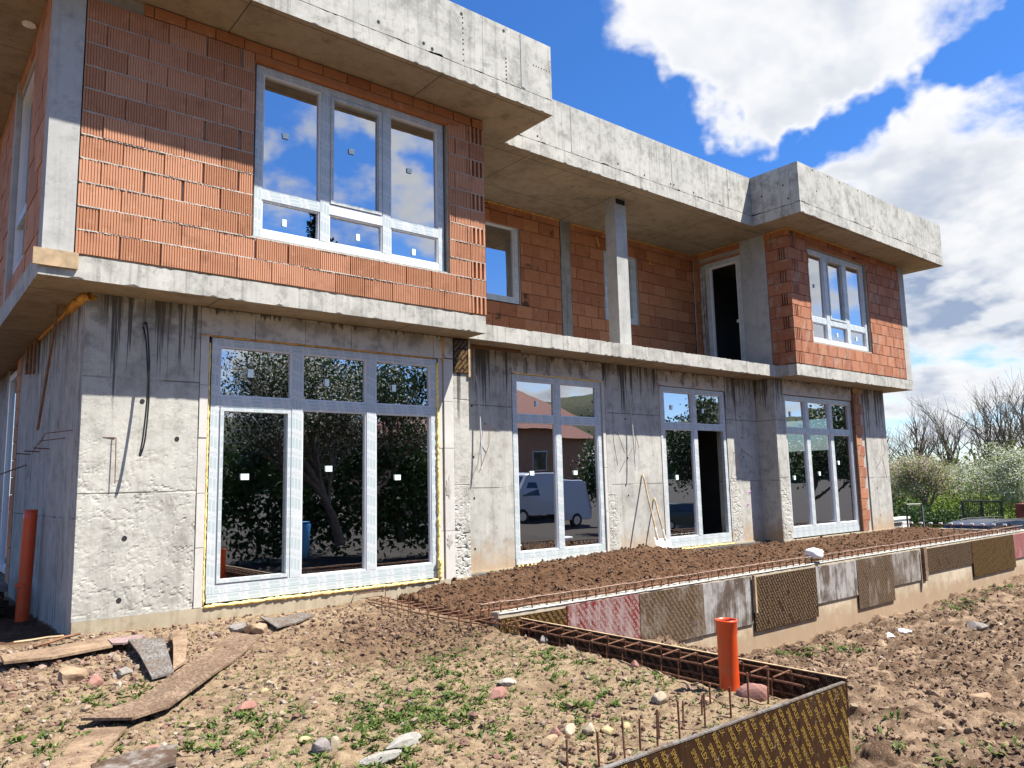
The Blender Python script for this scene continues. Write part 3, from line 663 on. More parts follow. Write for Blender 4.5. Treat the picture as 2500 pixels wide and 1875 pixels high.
# ---- polyurethane foam beads
def foam(pts, r=.02, mat='foam', name='foam_bead'):
    P = [Vector(p) for p in pts]; out = []; rr = []
    for a, b in zip(P, P[1:]):
        n = max(2, int((b-a).length/.025))
        for i in range(n):
            out.append(a+(b-a)*i/n+Vector((random.uniform(-1, 1), random.uniform(-1, .3), random.uniform(-1, 1)))*r*.25); rr.append(r*random.uniform(.65, 1.35))
    out.append(P[-1]); rr.append(r*.6)
    return MB().tube(out, rr, 7).build(name, mat, house, smooth=True)
foam([(2.86, YG+.02, 1.70), (2.862, YG+.02, -1.255)], .012); foam([(2.86, YG-.02, -1.265), (5.98, YG-.02, -1.262)], .020)
foam([(5.995, YG+.01, 1.72), (5.985, YG+.0, -1.2)], .02); foam([(5.99, YG-.02, -1.0), (5.985, YG-.025, -1.25)], .034); foam([(6.085, YG-.015, 2.1), (6.08, YG-.012, 1.74)], .016, 'foam_old')
foam([(7.77, YM-.03, -1.285), (9.86, YM-.035, -1.275)], .022); foam([(8.9, YM-.04, -1.28), (9.8, YM-.04, -1.26)], .03)
foam([(7.78, YM+.0, 1.775), (9.82, YM+.0, 1.765)], .012); foam([(11.47, YM-.02, -1.29), (13.46, YM-.02, -1.29)], .02)
foam([(2.75, YG-.01, 1.779), (5.9, YG-.005, 1.779)], .010, 'foam_old')
foam([(1.62, YG-.02, 2.07), (1.56, YG+.1, 2.06), (1.555, 9.9, 2.08)], .045, 'foam_old'); foam([(1.555, 9.9, 2.085), (1.555, 12.8, 2.09)], .02, 'foam_old')
# ------------------------------------------------------------------ brickwork
BR = []      # (wall, mesh key, location, rotation z, size)
BM = {}
def brick_mesh(L, h, kind, mat):
    """brick with its outer face at y=0 looking to -y, centred on x and z"""
    key = (round(L, 3), round(h, 3), kind, mat)
    if key in BM: return key
    mb = MB(); a = L/2; b = h/2; d = .10
    if kind == 'ribbed':
        n = max(2, int(L/.025)); s = L/n; prof = []
        for i in range(n):
            x = -a+i*s; prof += [(x, 0), (x+s*.62, 0), (x+s*.80, .009)]
        prof.append((a, 0)); k = len(prof)
        vs = [(x, y, -b) for x, y in prof]+[(x, y, b) for x, y in prof]
        fs = [(i, i+1, k+i+1, k+i) for i in range(k-1)]
        o = 2*k; vs += [(-a, d, -b), (a, d, -b), (-a, d, b), (a, d, b)]
        fs += [(0, k, o+2, o), (k-1, o+1, o+3, 2*k-1), tuple(range(k-1, -1, -1))+(o, o+1), tuple(range(k, 2*k))+(o+3, o+2)]
        mb.add(vs, fs)
    elif kind == 'plain':
        c = .004
        vs = [(-a, 0+c, -b), (a, c, -b), (a, c, b), (-a, c, b), (-a+c, 0, -b+c), (a-c, 0, -b+c), (a-c, 0, b-c), (-a+c, 0, b-c), (-a, d, -b), (a, d, -b), (a, d, b), (-a, d, b)]
        mb.add(vs, [(4, 5, 6, 7), (0, 1, 5, 4), (1, 2, 6, 5), (2, 3, 7, 6), (3, 0, 4, 7), (0, 8, 9, 1), (1, 9, 10, 2), (2, 10, 11, 3), (3, 11, 8, 0)])
    elif kind == 'tongue':   # smooth face with a raised tongue strip at one end
        mb.box(-a, a-.055, 0, d, -b, b); mb.box(a-.05, a-.03, -.004, d, -b, b); mb.box(a-.022, a, -.002, d, -b, b)
    elif kind == 'slotted':  # brick end: vertical webs with deep slots between
        mb.box(-a, a, .092, d, -b, b); n = 4; s = L/(n*2-1)
        for i in range(n): mb.box(-a+2*i*s, -a+(2*i+1)*s-.006, 0, .092, -b, b)
    BM[key] = mb.mesh('brick', mat); return key
def lay(wall, axis, plane, u0, u1, courses, holes, L, kind, mat, start=0., vj=.008, hj=.012, corner=None, stag=.5):
    """courses: list of (z0, z1). axis 'x' faces -y, axis 'y' faces -x"""
    for ci, (z0, z1) in enumerate(courses):
        st = start if ci % 2 == 0 else start+stag*L
        u = u0-((L-st % L) % L); 
        while u < u1-1e-3:
            a, b = max(u, u0), min(u+L, u1); u += L
            if b-a < .035: continue
            segs = [(a, b)]
            for (ha, hb, hz0, hz1) in holes:
                if hz0 < (z0+z1)/2 < hz1:
                    ns = []
                    for s0, s1 in segs:
                        if hb <= s0 or ha >= s1: ns.append((s0, s1)); continue
                        if ha-s0 > .03: ns.append((s0, ha))
                        if s1-hb > .03: ns.append((hb, s1))
                    segs = ns
            for s0, s1 in segs:
                kd = kind
                if corner and corner(ci, s0, s1): kd = 'slotted'
                ln = round((s1-s0-vj)*200)/200; hh = round((z1-z0-hj)*400)/400
                key = brick_mesh(ln, hh, kd, mat)
                if random.random() < .10 and ln > .15 and kd != 'slotted': key = brick_mesh(round((ln-random.choice((.015, .025)))*200)/200, hh, kd, mat)
                c = (s0+s1)/2; out = random.uniform(-.006, .006)
                if axis == 'x': loc = (c, plane+out, (z0+z1)/2+random.uniform(-.0015, .0015)); rz = random.uniform(-.004, .004)
                else: loc = (plane+out, c, (z0+z1)/2+random.uniform(-.0015, .0015)); rz = -math.pi/2+random.uniform(-.004, .004)
                BR.append((wall, key, loc, rz, ln*hh))
CO = [(2.368+.25*i, 2.618+.25*i) for i in range(11)]
CTOP = [(5.122, 5.262)]
def core(name, mb): return hpart(name, mb, 'mortar')
# left volume front
wl = core('brick_wall', MB().box(1.36, 3.13, YB+.034, YB+.25, 2.352, 5.268).box(5.87, 6.23, YB+.034, YB+.25, 2.352, 5.268).box(6.23, 6.46, YB+.098, YB+.25, 2.352, 5.268).box(3.13, 5.87, YB+.034, YB+.25, 2.352, 2.90).box(3.13, 5.87, YB+.034, YB+.25, 5.05, 5.268))
hole = [(3.125, 5.875, 2.88, 5.05)]
def corn(ci, a, b): return False
lay(wl, 'x', YB, 1.355, 6.235, CO, [(3.125, 5.875, 2.80, 5.0)], .402, 'ribbed', 'brick', .0)
# corner: header webs alternate with stretchers
for ci, (z0, z1) in enumerate(CO):
    k = brick_mesh(.25 if ci % 2 == 0 else .255, .238, 'slotted' if ci % 2 == 0 else 'ribbed', 'brick')
    BR.append((wl, k, (6.365, YB-(.004 if ci % 2 == 0 else 0), (z0+z1)/2), 0, .06))
lay(wl, 'x', YB+.005, 1.9, 6.49, CTOP, [], .33, 'plain', 'brick_back', .1)
# slim lintel over the window
hpart('window_lintel', MB().box(3.12, 6.05, YB-.002, YB+.12, 5.045, 5.117), 'brick_back')
# left volume side (faces -x)
XS = 1.07
ws = core('brick_wall', MB().box(XS+.03, XS+.25, 8.68, 9.72, 2.352, 5.268).box(XS+.03, XS+.25, 9.72, 11.12, 2.352, 2.64).box(XS+.03, XS+.25, 9.72, 11.12, 5.05, 5.268).box(XS+.03, XS+.25, 11.3, 18.4, 2.352, 5.268))
lay(ws, 'y', XS, 8.68, 13.6, CO+CTOP, [(9.72, 11.30, 2.60, 5.02)], .402, 'plain', 'brick', .1)
hpart('corner_column', MB().box(1.072, 1.345, YB+.002, 8.67, 2.352, 5.268), 'concrete_column')
hpart('side_column', MB().box(1.06, 1.34, 11.13, 11.29, 2.352, 5.268), 'concrete_column')
# recess: left cheek (hidden), back wall, right cheek
YK = 10.90
hpart('recess_cheek', MB().box(6.24, 6.468, YB+.26, YK, 2.352, 5.268), 'brick_back')
wk = core('brick_wall', MB().box(6.47, 8.1, YK+.03, YK+.25, 2.352, 5.268).box(8.1, 9.24, YK+.03, YK+.25, 2.352, 3.36).box(8.1, 9.24, YK+.03, YK+.25, 4.98, 5.268).box(9.24, 10.3, YK+.03, YK+.25, 2.352, 5.268)
          .box(10.56, 11.58, YK+.03, YK+.25, 2.352, 5.268).box(11.58, 12.62, YK+.03, YK+.25, 2.352, 3.36).box(11.58, 12.62, YK+.03, YK+.25, 4.98, 5.268).box(12.62, 14.6, YK+.03, YK+.25, 2.352, 5.268))
HK = [(8.05, 9.26, 3.30, 4.95), (10.30, 10.585, 2, 6), (11.56, 12.64, 3.30, 4.95)]
lay(wk, 'x', YK, 8.0, 14.59, CO+CTOP, HK, .402, 'plain', 'brick_back', .13)
hpart('pilaster', MB().box(10.315, 10.575, YK-.01, YK+.24, 2.352, 5.268), 'concrete_pilaster')
hpart('balcony_column', MB().box(10.255, 10.56, 9.34, 9.60, 2.352, 5.268), 'concrete_column')
hpart('column_head_gap', MB().box(10.29, 10.53, 9.335, 9.36, 5.14, 5.235), 'dark_void')  # solid dark block standing in for the shaded gap under the slab
XR = 14.60
wr_ = core('brick_wall', MB().box(XR+.098, XR+.25, YRB+.098, 8.70, 2.352, 5.268).box(XR+.03, XR+.25, 8.70, 8.965, 2.352, 5.268).box(XR+.03, XR+.25, 10.73, YK, 2.352, 5.268).box(XR+.03, XR+.25, 9.60, 10.73, 5.0, 5.268))
def cside(ci, a, b): return ci % 2 == 0 and a < YRB+.1
for ci, (z0, z1) in enumerate(CO):
    odd = ci % 2
    a0 = YRB+.004
    if odd:   # slots near the corner on the side face
        parts = [(a0, a0+.06, 'plain'), (a0+.06, a0+.26, 'slotted'), (a0+.26, 8.965, 'plain')]
    else: parts = [(a0, a0+.40, 'plain'), (a0+.40, 8.965, 'plain')]
    for s0, s1, kd in parts:
        k = brick_mesh(round((s1-s0-.004)*200)/200, .238, kd, 'brick_right'); BR.append((wr_, k, (XR+random.uniform(-.002, .002), (s0+s1)/2, (z0+z1)/2), -math.pi/2, .06))
lay(wr_, 'y', XR, YRB+.004, 8.965, CTOP, [], .30, 'plain', 'brick_back', .1)
lay(wr_, 'y', XR, 9.61, YK-.01, CO+CTOP, [(9.0, 10.73, 0, 5.02)], .402, 'plain', 'brick_back', .13)
hpart('concrete_pier', MB().box(XR-.006, XR+.25, 8.972, 9.60, 2.352, 5.268), 'concrete_column')
hpart('door_lintel', MB().box(XR-.004, XR+.12, 9.605, 10.72, 4.97, 5.015), 'brick_back')
for a, b in ((2.355, 3.1), (3.1, 3.75), (3.75, 4.45), (4.45, 4.96)):
    MB().box(XR-.02, XR+.12, 10.545, 10.72, a+.003, b-.003).build('aerated_block', 'aac', house)
# right volume front
wf = core('brick_wall', MB().box(XR+.25, 15.40, YRB+.03, YRB+.25, 2.352, 5.268).box(15.40, 18.02, YRB+.03, YRB+.25, 2.352, 2.90).box(15.40, 18.02, YRB+.03, YRB+.25, 5.02, 5.268).box(18.02, 19.72, YRB+.03, YRB+.25, 2.352, 5.268))
HF = [(15.38, 18.04, 2.80, 5.0)]
lay(wf, 'x', YRB, XR+.255, 19.715, CO, HF, .402, 'tongue', 'brick_right', .1)
for ci, (z0, z1) in enumerate(CO):
    k = brick_mesh(.245, .238, 'slotted' if ci % 2 == 0 else 'plain', 'brick_right'); BR.append((wf, k, (XR+.127, YRB+(0 if ci % 2 else -.002), (z0+z1)/2), 0, .04))
lay(wf, 'x', YRB+.005, XR+.25, 19.715, CTOP, [], .33, 'plain', 'brick_back', .1)
hpart('window_lintel', MB().box(15.37, 18.2, YRB-.002, YRB+.12, 5.022, 5.115), 'brick_back')
hpart('corner_column', MB().box(19.722, 20.02, YRB+.002, 8.69, 2.352, 5.268), 'concrete_column')
# ground floor toothed brick strip right of the last window
wt = core('brick_wall', MB().box(17.97, 18.478, YRG+.03, 9.24, -1.30, 2.10))
for k in range(13):
    L = .40 if k % 2 else .31
    key = brick_mesh(L, .24, 'plain', 'brick_right'); BR.append((wt, key, (17.985+L/2, YRG+.006, -1.17+k*.252), 0, .03))
hpart('timber_stop', MB().box(17.935, 17.965, YRG-.03, YRG+.05, -1.28, 2.0), 'wood_old')
hpart('timber_cap', MB().box(17.97, 18.42, YRG-.02, YRG+.0, 1.98, 2.10), 'wood_pale')
# place: the 300 bricks that show largest are objects, the rest one joined piece per wall
camp = Vector((0, 0, 0))
def score(b):
    p = Vector(b[2]); nrm = Vector((0, -1, 0)) if abs(b[3]) < .5 else Vector((-1, 0, 0))
    d = p.length; inv = 1.0 if p.dot(fwd) > 0 else 0
    q = (p.dot(r2)/p.dot(fwd), p.dot(u2)/p.dot(fwd))
    if abs(q[0]) > .70 or abs(q[1]) > .53: inv *= .1
    return b[4]*max(.0, -nrm.dot(p)/d)/d**2*inv
BR.sort(key=score, reverse=True)
for wall, key, loc, rz, ar in BR[:290]:
    obj('brick', BM[key], wall, loc, (0, random.uniform(-.003, .003), rz))
rest = {}
for wall, key, loc, rz, ar in BR[290:]: rest.setdefault((wall.name, key[3]), []).append((wall, key, loc, rz))
for (wn, mat), L in rest.items():
    mb = MB()
    for wall, key, loc, rz in L:
        M_ = Matrix.Translation(loc) @ Matrix.Rotation(rz, 4, 'Z'); me = BM[key]
        mb.add([M_ @ v.co for v in me.vertices], [tuple(p.vertices) for p in me.polygons])
    mb.build('bricks', mat, L[0][0], kind='stuff')
# ragged mortar squeezed from the bed joints of the left volume
def bed(x0, x1, z, plane, wall):
    n = int((x1-x0)/.012); vs = []; fs = []
    drop = 0
    for i in range(n+1):
        x = x0+(x1-x0)*i/n; drop = drop*.8+random.uniform(-.004, .004)
        tooth = .007*((i % 2)*random.random())
        lo = z-.007-tooth-max(0, drop)*.6; hi = z+.006+random.random()*.003
        out = plane-random.uniform(-.004, .007)
        vs += [(x, plane+.012, lo), (x, out, (lo+z)/2), (x, out+.002, hi), (x, plane+.012, hi+.002)]
    for i in range(n):
        a = i*4; b = a+4
        fs += [(a, b, b+1, a+1), (a+1, b+1, b+2, a+2), (a+2, b+2, b+3, a+3)]
    MB().add(vs, fs).build('mortar_bed', 'mortar', wall)
for i in range(1, 11):
    z = 2.368+.25*i
    if 2.9 < z < 5.0: bed(1.36, 3.12, z, YB, wl); bed(5.88, 6.49, z, YB, wl)
    else: bed(1.36, 6.49, z, YB, wl)
foam([(6.6, YK-.01, 5.255), (10.3, YK-.01, 5.255)], .014, 'foam_old'); foam([(10.6, YK-.01, 5.255), (14.58, YK-.01, 5.255)], .014, 'foam_old')
foam([(14.585, 10.88, 5.255), (14.588, 9.6, 5.255)], .014, 'foam_old'); foam([(14.585, YK-.02, 5.2), (14.585, YK-.02, 2.4)], .013, 'mortar', 'mortar_bead')
foam([(14.59, 8.97, 5.26), (14.59, YRB, 5.262), (15.3, YRB-.006, 5.26), (17.4, YRB-.006, 5.26)], .014, 'foam_old'); foam([(14.585, 8.97, 5.25), (14.585, 8.97, 4.9)], .016, 'foam_old')
foam([(11.33, YK-.02, 5.1), (11.4, YK-.03, 4.9)], .03, 'foam_old'); foam([(13.0, YK-.02, 4.83), (13.12, YK-.02, 4.80)], .03, 'foam_old')

# ------------------------------------------------------------------ windows
def bar(x0, x1, z0, z1, y, d=.07, mat='frame_film', name='frame', parent=None): return MB().box(x0, x1, y-d*.5, y+d*.5, z0, z1)
def window(x0, x1, z0, z1, y, mulls, trans, fw_=.085, sill=None, openings=(), sashes=(), stick=(), label=None, mw=.12, tw=.12, botmat='frame_film', skip=()):
    """frame mesh is the part; mullions, transoms, panes, stickers and sashes are its sub-parts"""
    d = .07
    fr_ = MB().box(x0, x0+fw_, y-d/2, y+d/2, z0, z1).box(x1-fw_, x1, y-d/2, y+d/2, z0, z1).box(x0+fw_, x1-fw_, y-d/2, y+d/2, z1-fw_, z1)
    root = fr_.build('window', 'frame_film', house, label=label)
    MB().box(x0+fw_, x1-fw_, y-d/2, y+d/2, z0, z0+fw_).build('bottom_rail', botmat, root)
    if sill: MB().box(x0+.005, x1-.005, y-d/2-.006, y+d/2, sill, z0-.004).build('sill_profile', 'frame_film', root)
    cols = [x0+fw_]+[v for m_ in mulls for v in (m_-mw/2, m_+mw/2)]+[x1-fw_]
    for m_ in mulls: MB().box(m_-mw/2, m_+mw/2, y-d/2-.002, y+d/2, z0+fw_+.001, z1-fw_-.001).build('mullion', 'frame_film', root)
    rows = [(z0+fw_, trans-tw/2), (trans+tw/2, z1-fw_)] if trans else [(z0+fw_, z1-fw_)]
    for ci in range(len(cols)//2):
        a, b = cols[2*ci], cols[2*ci+1]
        if trans: MB().box(a+.001, b-.001, y-d/2+.001, y+d/2, trans-tw/2, trans+tw/2).build('transom', 'pvc_white' if ('white', ci) in sashes else 'frame_film', root)
        for ri, (c, e) in enumerate(rows):
            if (ci, ri) in openings: continue
            pa, pb, pc, pe = a, b, c, e; py = y+.012
            # white glazing bead round each pane
            bw = .016
            MB().box(pa, pa+bw, y-.024, y+.02, pc, pe).box(pb-bw, pb, y-.024, y+.02, pc, pe).box(pa+bw, pb-bw, y-.024, y+.02, pc, pc+bw).box(pa+bw, pb-bw, y-.024, y+.02, pe-bw, pe).build('glazing_bead', 'pvc_white', root)
            if (ci, ri) in sashes:
                s_ = .055
                MB().box(pa+bw, pa+s_, y-.045, y+.02, pc+bw, pe-bw).box(pb-s_, pb-bw, y-.045, y+.02, pc+bw, pe-bw).box(pa+s_, pb-s_, y-.045, y+.02, pc+bw, pc+s_).box(pa+s_, pb-s_, y-.045, y+.02, pe-s_, pe-bw).build('sash', 'frame_film', root)
                pa += s_-bw; pb -= s_-bw; pc += s_-bw; pe -= s_-bw
            tx = random.uniform(-.004, .004); tz = random.uniform(-.005, .005)
            p_ = MB(); p_.add([(pa+bw*.5, py-tx-tz, pc+bw*.5), (pb-bw*.5, py+tx-tz, pc+bw*.5), (pb-bw*.5, py+tx+tz, pe-bw*.5), (pa+bw*.5, py-tx+tz, pe-bw*.5)], [(0, 1, 2, 3)])
            p_.build('pane', 'glass', root)
            for sx, sz in stick:
                if sx[0] == ci and sx[1] == ri:
                    cx = pa+(pb-pa)*sz[0]; cz = pc+(pe-pc)*sz[1]; w_, h_ = (.075, .055) if len(sz) < 3 else sz[2]
                    MB().box(cx-w_/2, cx+w_/2, py-.016, py-.014, cz-h_/2, cz+h_/2).build('sticker', 'sticker', root)
    return root
V_ = (.05, .085)
window(3.17, 5.83, 2.92, 5.035, YB+.12, (4.055, 4.93), 3.44, .09, stick=(((0, 1), (.40, .52, (.08, .07))), ((1, 1), (.42, .55, (.08, .07))), ((2, 1), (.42, .52, (.075, .07))), ((0, 0), (.40, .40, V_)), ((1, 0), (.55, .42, V_)), ((2, 0), (.5, .3, V_))), sashes=((1, 1), ('white', 1)), label='three light upper window reflecting clouds in the ribbed brick wall', botmat='pvc_white')
window(2.885, 5.985, -1.14, 1.77, YG+.05, (3.93, 4.955), 1.03, .095, sill=-1.235, sashes=((0, 0),), stick=(((0, 0), (.36, .60, (.095, .07))), ((1, 0), (.42, .64, (.09, .07))), ((2, 0), (.40, .58, (.09, .07))), ((0, 1), (.42, .5, (.07, .1))), ((1, 1), (.38, .42, (.06, .09))), ((2, 1), (.34, .4, (.06, .09)))), label='large three light ground floor window reflecting a dark tree', mw=.135)
window(7.77, 9.79, -1.16, 1.76, YM+.05, (8.76,), 1.05, .09, sill=-1.255, stick=(((0, 0), (.38, .60, (.085, .07))), ((1, 0), (.38, .60, (.085, .07))), ((0, 1), (.55, .35, (.06, .09)))), label='two light ground floor window reflecting a parked van')
w3 = window(11.44, 13.45, -1.16, 1.79, YM+.05, (12.45,), 1.035, .085, sill=-1.26, openings=((1, 0),), stick=(((0, 0), (.38, .55, (.07, .09))), ((0, 1), (.3, .5, (.06, .09))), ((1, 1), (.3, .45, (.06, .09)))), label='glazed terrace door whose right lower light stands open to darkness')
window(14.975, 17.935, -1.14, 1.77, YRG+.08, (15.92, 16.955), 1.015, .09, sill=-1.27, stick=(((0, 0), (.3, .52, (.07, .09))), ((1, 0), (.4, .56, (.07, .09))), ((2, 0), (.25, .68, (.07, .09))), ((0, 1), (.3, .5, (.05, .11))), ((1, 1), (.5, .62, (.05, .09))), ((2, 1), (.3, .45, (.05, .12)))), label='three light ground floor window beside the toothed brick strip', mw=.14)
window(15.42, 17.98, 2.92, 5.0, YRB+.11, (16.2, 17.09), 3.415, .085, sashes=((1, 1),), stick=(((0, 1), (.4, .5, V_)), ((1, 0), (.45, .5, V_)), ((2, 0), (.45, .5, V_))), label='three light upper window of the right hand volume', botmat='pvc_white', mw=.15)
window(8.06, 9.215, 3.39, 4.955, YK+.06, (), None, .10, label='single light window at the left end of the balcony wall')
window(11.59, 12.59, 3.36, 4.95, YK+.06, (), None, .10, sashes=((0, 0),), label='single light window behind the balcony column')
# balcony door in the right cheek (frame on plane x)
dr = MB().box(XR-.01, XR+.07, 9.605, 9.70, 2.353, 4.965).box(XR-.01, XR+.07, 10.45, 10.543, 2.353, 4.965).box(XR-.01, XR+.07, 9.70, 10.45, 4.87, 4.965).build('balcony_door', 'frame_film', house, label='tall balcony door frame standing open to a black room')
MB().box(XR+.01, XR+.06, 10.40, 10.448, 2.36, 4.868).box(XR+.01, XR+.06, 9.702, 9.74, 2.36, 4.868).box(XR+.01, XR+.06, 9.74, 10.40, 4.82, 4.868).build('sash', 'pvc_white', dr)
MB().box(XR+.40, XR+.402, 10.0, 10.06, 3.55, 3.62).build('sticker', 'sticker', dr)
# upper left side window (plane x)
sw = MB().box(XS+.05, XS+.12, 9.74, 9.82, 2.66, 5.03).box(XS+.05, XS+.12, 11.03, 11.11, 2.66, 5.03).box(XS+.05, XS+.12, 9.82, 11.03, 4.95, 5.03).box(XS+.05, XS+.12, 9.82, 11.03, 2.66, 2.75).build('window', 'pvc_white', house, label='side window at the far left edge')
MB().box(XS+.055, XS+.115, 9.82, 11.03, 3.3, 3.4).build('transom', 'frame_film', sw)
for a, b in ((2.75, 3.3), (3.4, 4.95)):
    q = MB(); q.add([(XS+.09, 9.82, a), (XS+.09, 11.03, a), (XS+.09, 11.03, b), (XS+.09, 9.82, b)], [(0, 3, 2, 1)]); q.build('pane', 'glass', sw)
lw = MB().box(1.60, 1.68, 14.06, 14.16, -1.2, 2.0).box(1.60, 1.68, 15.2, 15.3, -1.2, 2.0).box(1.6, 1.68, 14.16, 15.2, 1.9, 2.0).box(1.6, 1.68, 14.16, 15.2, -1.2, -1.1).build('window', 'pvc_white', house, label='ground floor side window behind the orange pipe')
q = MB(); q.add([(1.64, 14.16, -1.1), (1.64, 15.2, -1.1), (1.64, 15.2, 1.9), (1.64, 14.16, 1.9)], [(0, 3, 2, 1)]); q.build('pane', 'glass', lw)
# upper rooms
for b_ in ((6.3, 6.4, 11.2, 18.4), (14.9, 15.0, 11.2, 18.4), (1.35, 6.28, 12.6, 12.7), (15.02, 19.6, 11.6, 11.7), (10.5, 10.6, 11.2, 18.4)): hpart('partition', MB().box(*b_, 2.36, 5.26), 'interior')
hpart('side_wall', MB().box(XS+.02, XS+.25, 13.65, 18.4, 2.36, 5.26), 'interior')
# ------------------------------------------------------------------ bits fixed to the house
hpart('edge_board', MB().box(1.0, 1.385, YB-.035, YB-.004, 2.20, 2.365), 'wood_pale')
tb = MB(); tb.obox((1.40, 9.95, 1.46), Vector((.012, 0, 0)), Vector((0, .035, 0)), Vector((-.03, .30, -.72))); tb.build('hanging_batten', 'wood_old', house)
for k in range(3): MB().box(1.50, 1.53, 11.9+k*.35, 12.0+k*.35, 1.62+k*.04, 2.08).build('soffit_stub', 'wood_old', house)
def cable(name, pts, r, mat, lab=None, par=house):
    P = [Vector(p) for p in pts]; out = []
    for i in range(len(P)-1):
        p0, p1, p2, p3 = P[max(i-1, 0)], P[i], P[i+1], P[min(i+2, len(P)-1)]
        for s in range(6):
            u = s/6; out.append(.5*((2*p1)+(p2-p0)*u+(2*p0-5*p1+4*p2-p3)*u*u+(3*p1-p0-3*p2+p3)*u**3))
    out.append(P[-1]); return MB().tube(out, r, 6).build(name, mat, par, smooth=True, label=lab)
cable('cable', [(2.135, YG-.015, 1.83), (2.15, YG-.06, 1.83), (2.17, YG-.10, 1.6), (2.18, YG-.16, 1.1), (2.15, YG-.2, .6), (2.115, YG-.2, .41), (2.10, YG-.2, .40), (2.13, YG-.185, .6), (2.165, YG-.15, 1.1), (2.15, YG-.09, 1.6), (2.125, YG-.03, 1.8)], .0095, 'cable_black', 'black cable loop hanging from the left pier')
for x, zt, zb in ((6.97, 1.72, .30), (10.42, 1.65, .28)):
    cable('conduit', [(x-.03, YM+.01, zt), (x, YM-.05, zt), (x+.05, YM-.07, zt-.25), (x+.07, YM-.09, zt-.8), (x+.06, YM-.12, zb), (x+.03, YM-.14, zb-.06)], .012, 'conduit_grey')
def wire(pts, r=.005): return MB().tube(pts, r, 5).build('tie_wire', 'rebar', house)
wire([(1.86, YG, .585), (1.90, YG-.05, .58), (1.905, YG-.06, .10)]); wire([(1.78, YG-.01, .582), (1.90, YG-.02, .585)])
wire([(7.18, YM, .95), (7.22, YM-.12, .86), (7.35, YM-.15, .80)]); wire([(7.2, YM-.1, .9), (7.17, YM-.13, .6), (6.92, YM-.2, .18)]); wire([(6.62, YM-.03, .85), (6.66, YM-.05, .55)]);
wire([(10.1, YM, .88), (10.12, YM-.06, .86), (10.24, YM-.1, .5)]); wire([(10.45, YM-.1, .6), (10.3, YM-.14, .45)]); wire([(10.66, YM, .85), (10.68, YM-.05, .6)])
wire([(13.66, YM, .55), (13.72, YM-.08, .45), (13.80, YM-.1, .62)]); wire([(13.95, YM, .6), (14.15, YM-.12, .42)]); wire([(13.66, YM-.05, .5), (13.58, YM-.15, .1)])
wire([(19.35, YRG, 1.0), (19.2, YRG-.1, .55), (18.95, YRG-.12, .42)]); wire([(19.25, YRG, .4), (19.28, YRG-.05, -.1)])
for y0, z0 in ((9.7, .62), (9.3, .68)): wire([(1.565, y0, z0), (1.36, y0+.3, z0-.02), (1.3, y0+.3, z0-.15)])
for k in range(3): wire([(1.565, 10.7+k*.75, .55), (1.40, 10.72+k*.75, .56)], .008)
wire([(1.565, 12.5, .42), (1.3, 12.9, .30), (1.1, 13.0, .29)], .009)
# formwork scrap left under the slab at the pier top, with its print
WORD = None
def word_geo(txt, bold=.012, res=2):
    cu = bpy.data.curves.new('lettering', 'FONT'); cu.body = txt; cu.size = 1.0; cu.resolution_u = res; cu.offset = bold; cu.space_character = .98
    o = bpy.data.objects.new('lettering', cu); COL.objects.link(o); dg = bpy.context.evaluated_depsgraph_get(); me = o.evaluated_get(dg).to_mesh()
    V = np.array([v.co[:2] for v in me.vertices]); Fc = [tuple(p.vertices) for p in me.polygons]
    o.evaluated_get(dg).to_mesh_clear(); bpy.data.objects.remove(o); bpy.data.curves.remove(cu)
    V -= V.min(0); s = V.max(0); V = V/s[1]; return V, Fc, s[0]/s[1]
W_HI = word_geo('SPRINGPLEX', .015, 2); W_LO = word_geo('SPRINGPLEX', .015, 1)
LOGO = (np.array([(0, 0), (.9, 0), (.9, .22), (.22, .22), (.22, .8), (0, .8), (.45, .42), (1.1, .42), (1.1, 1), (.35, 1), (.35, .8), (.88, .8), (.88, .62), (.45, .62)], float), [(0, 1, 2, 3), (0, 3, 4, 5), (6, 7, 12, 13), (7, 8, 11, 12), (8, 9, 10, 11)], 1.1)
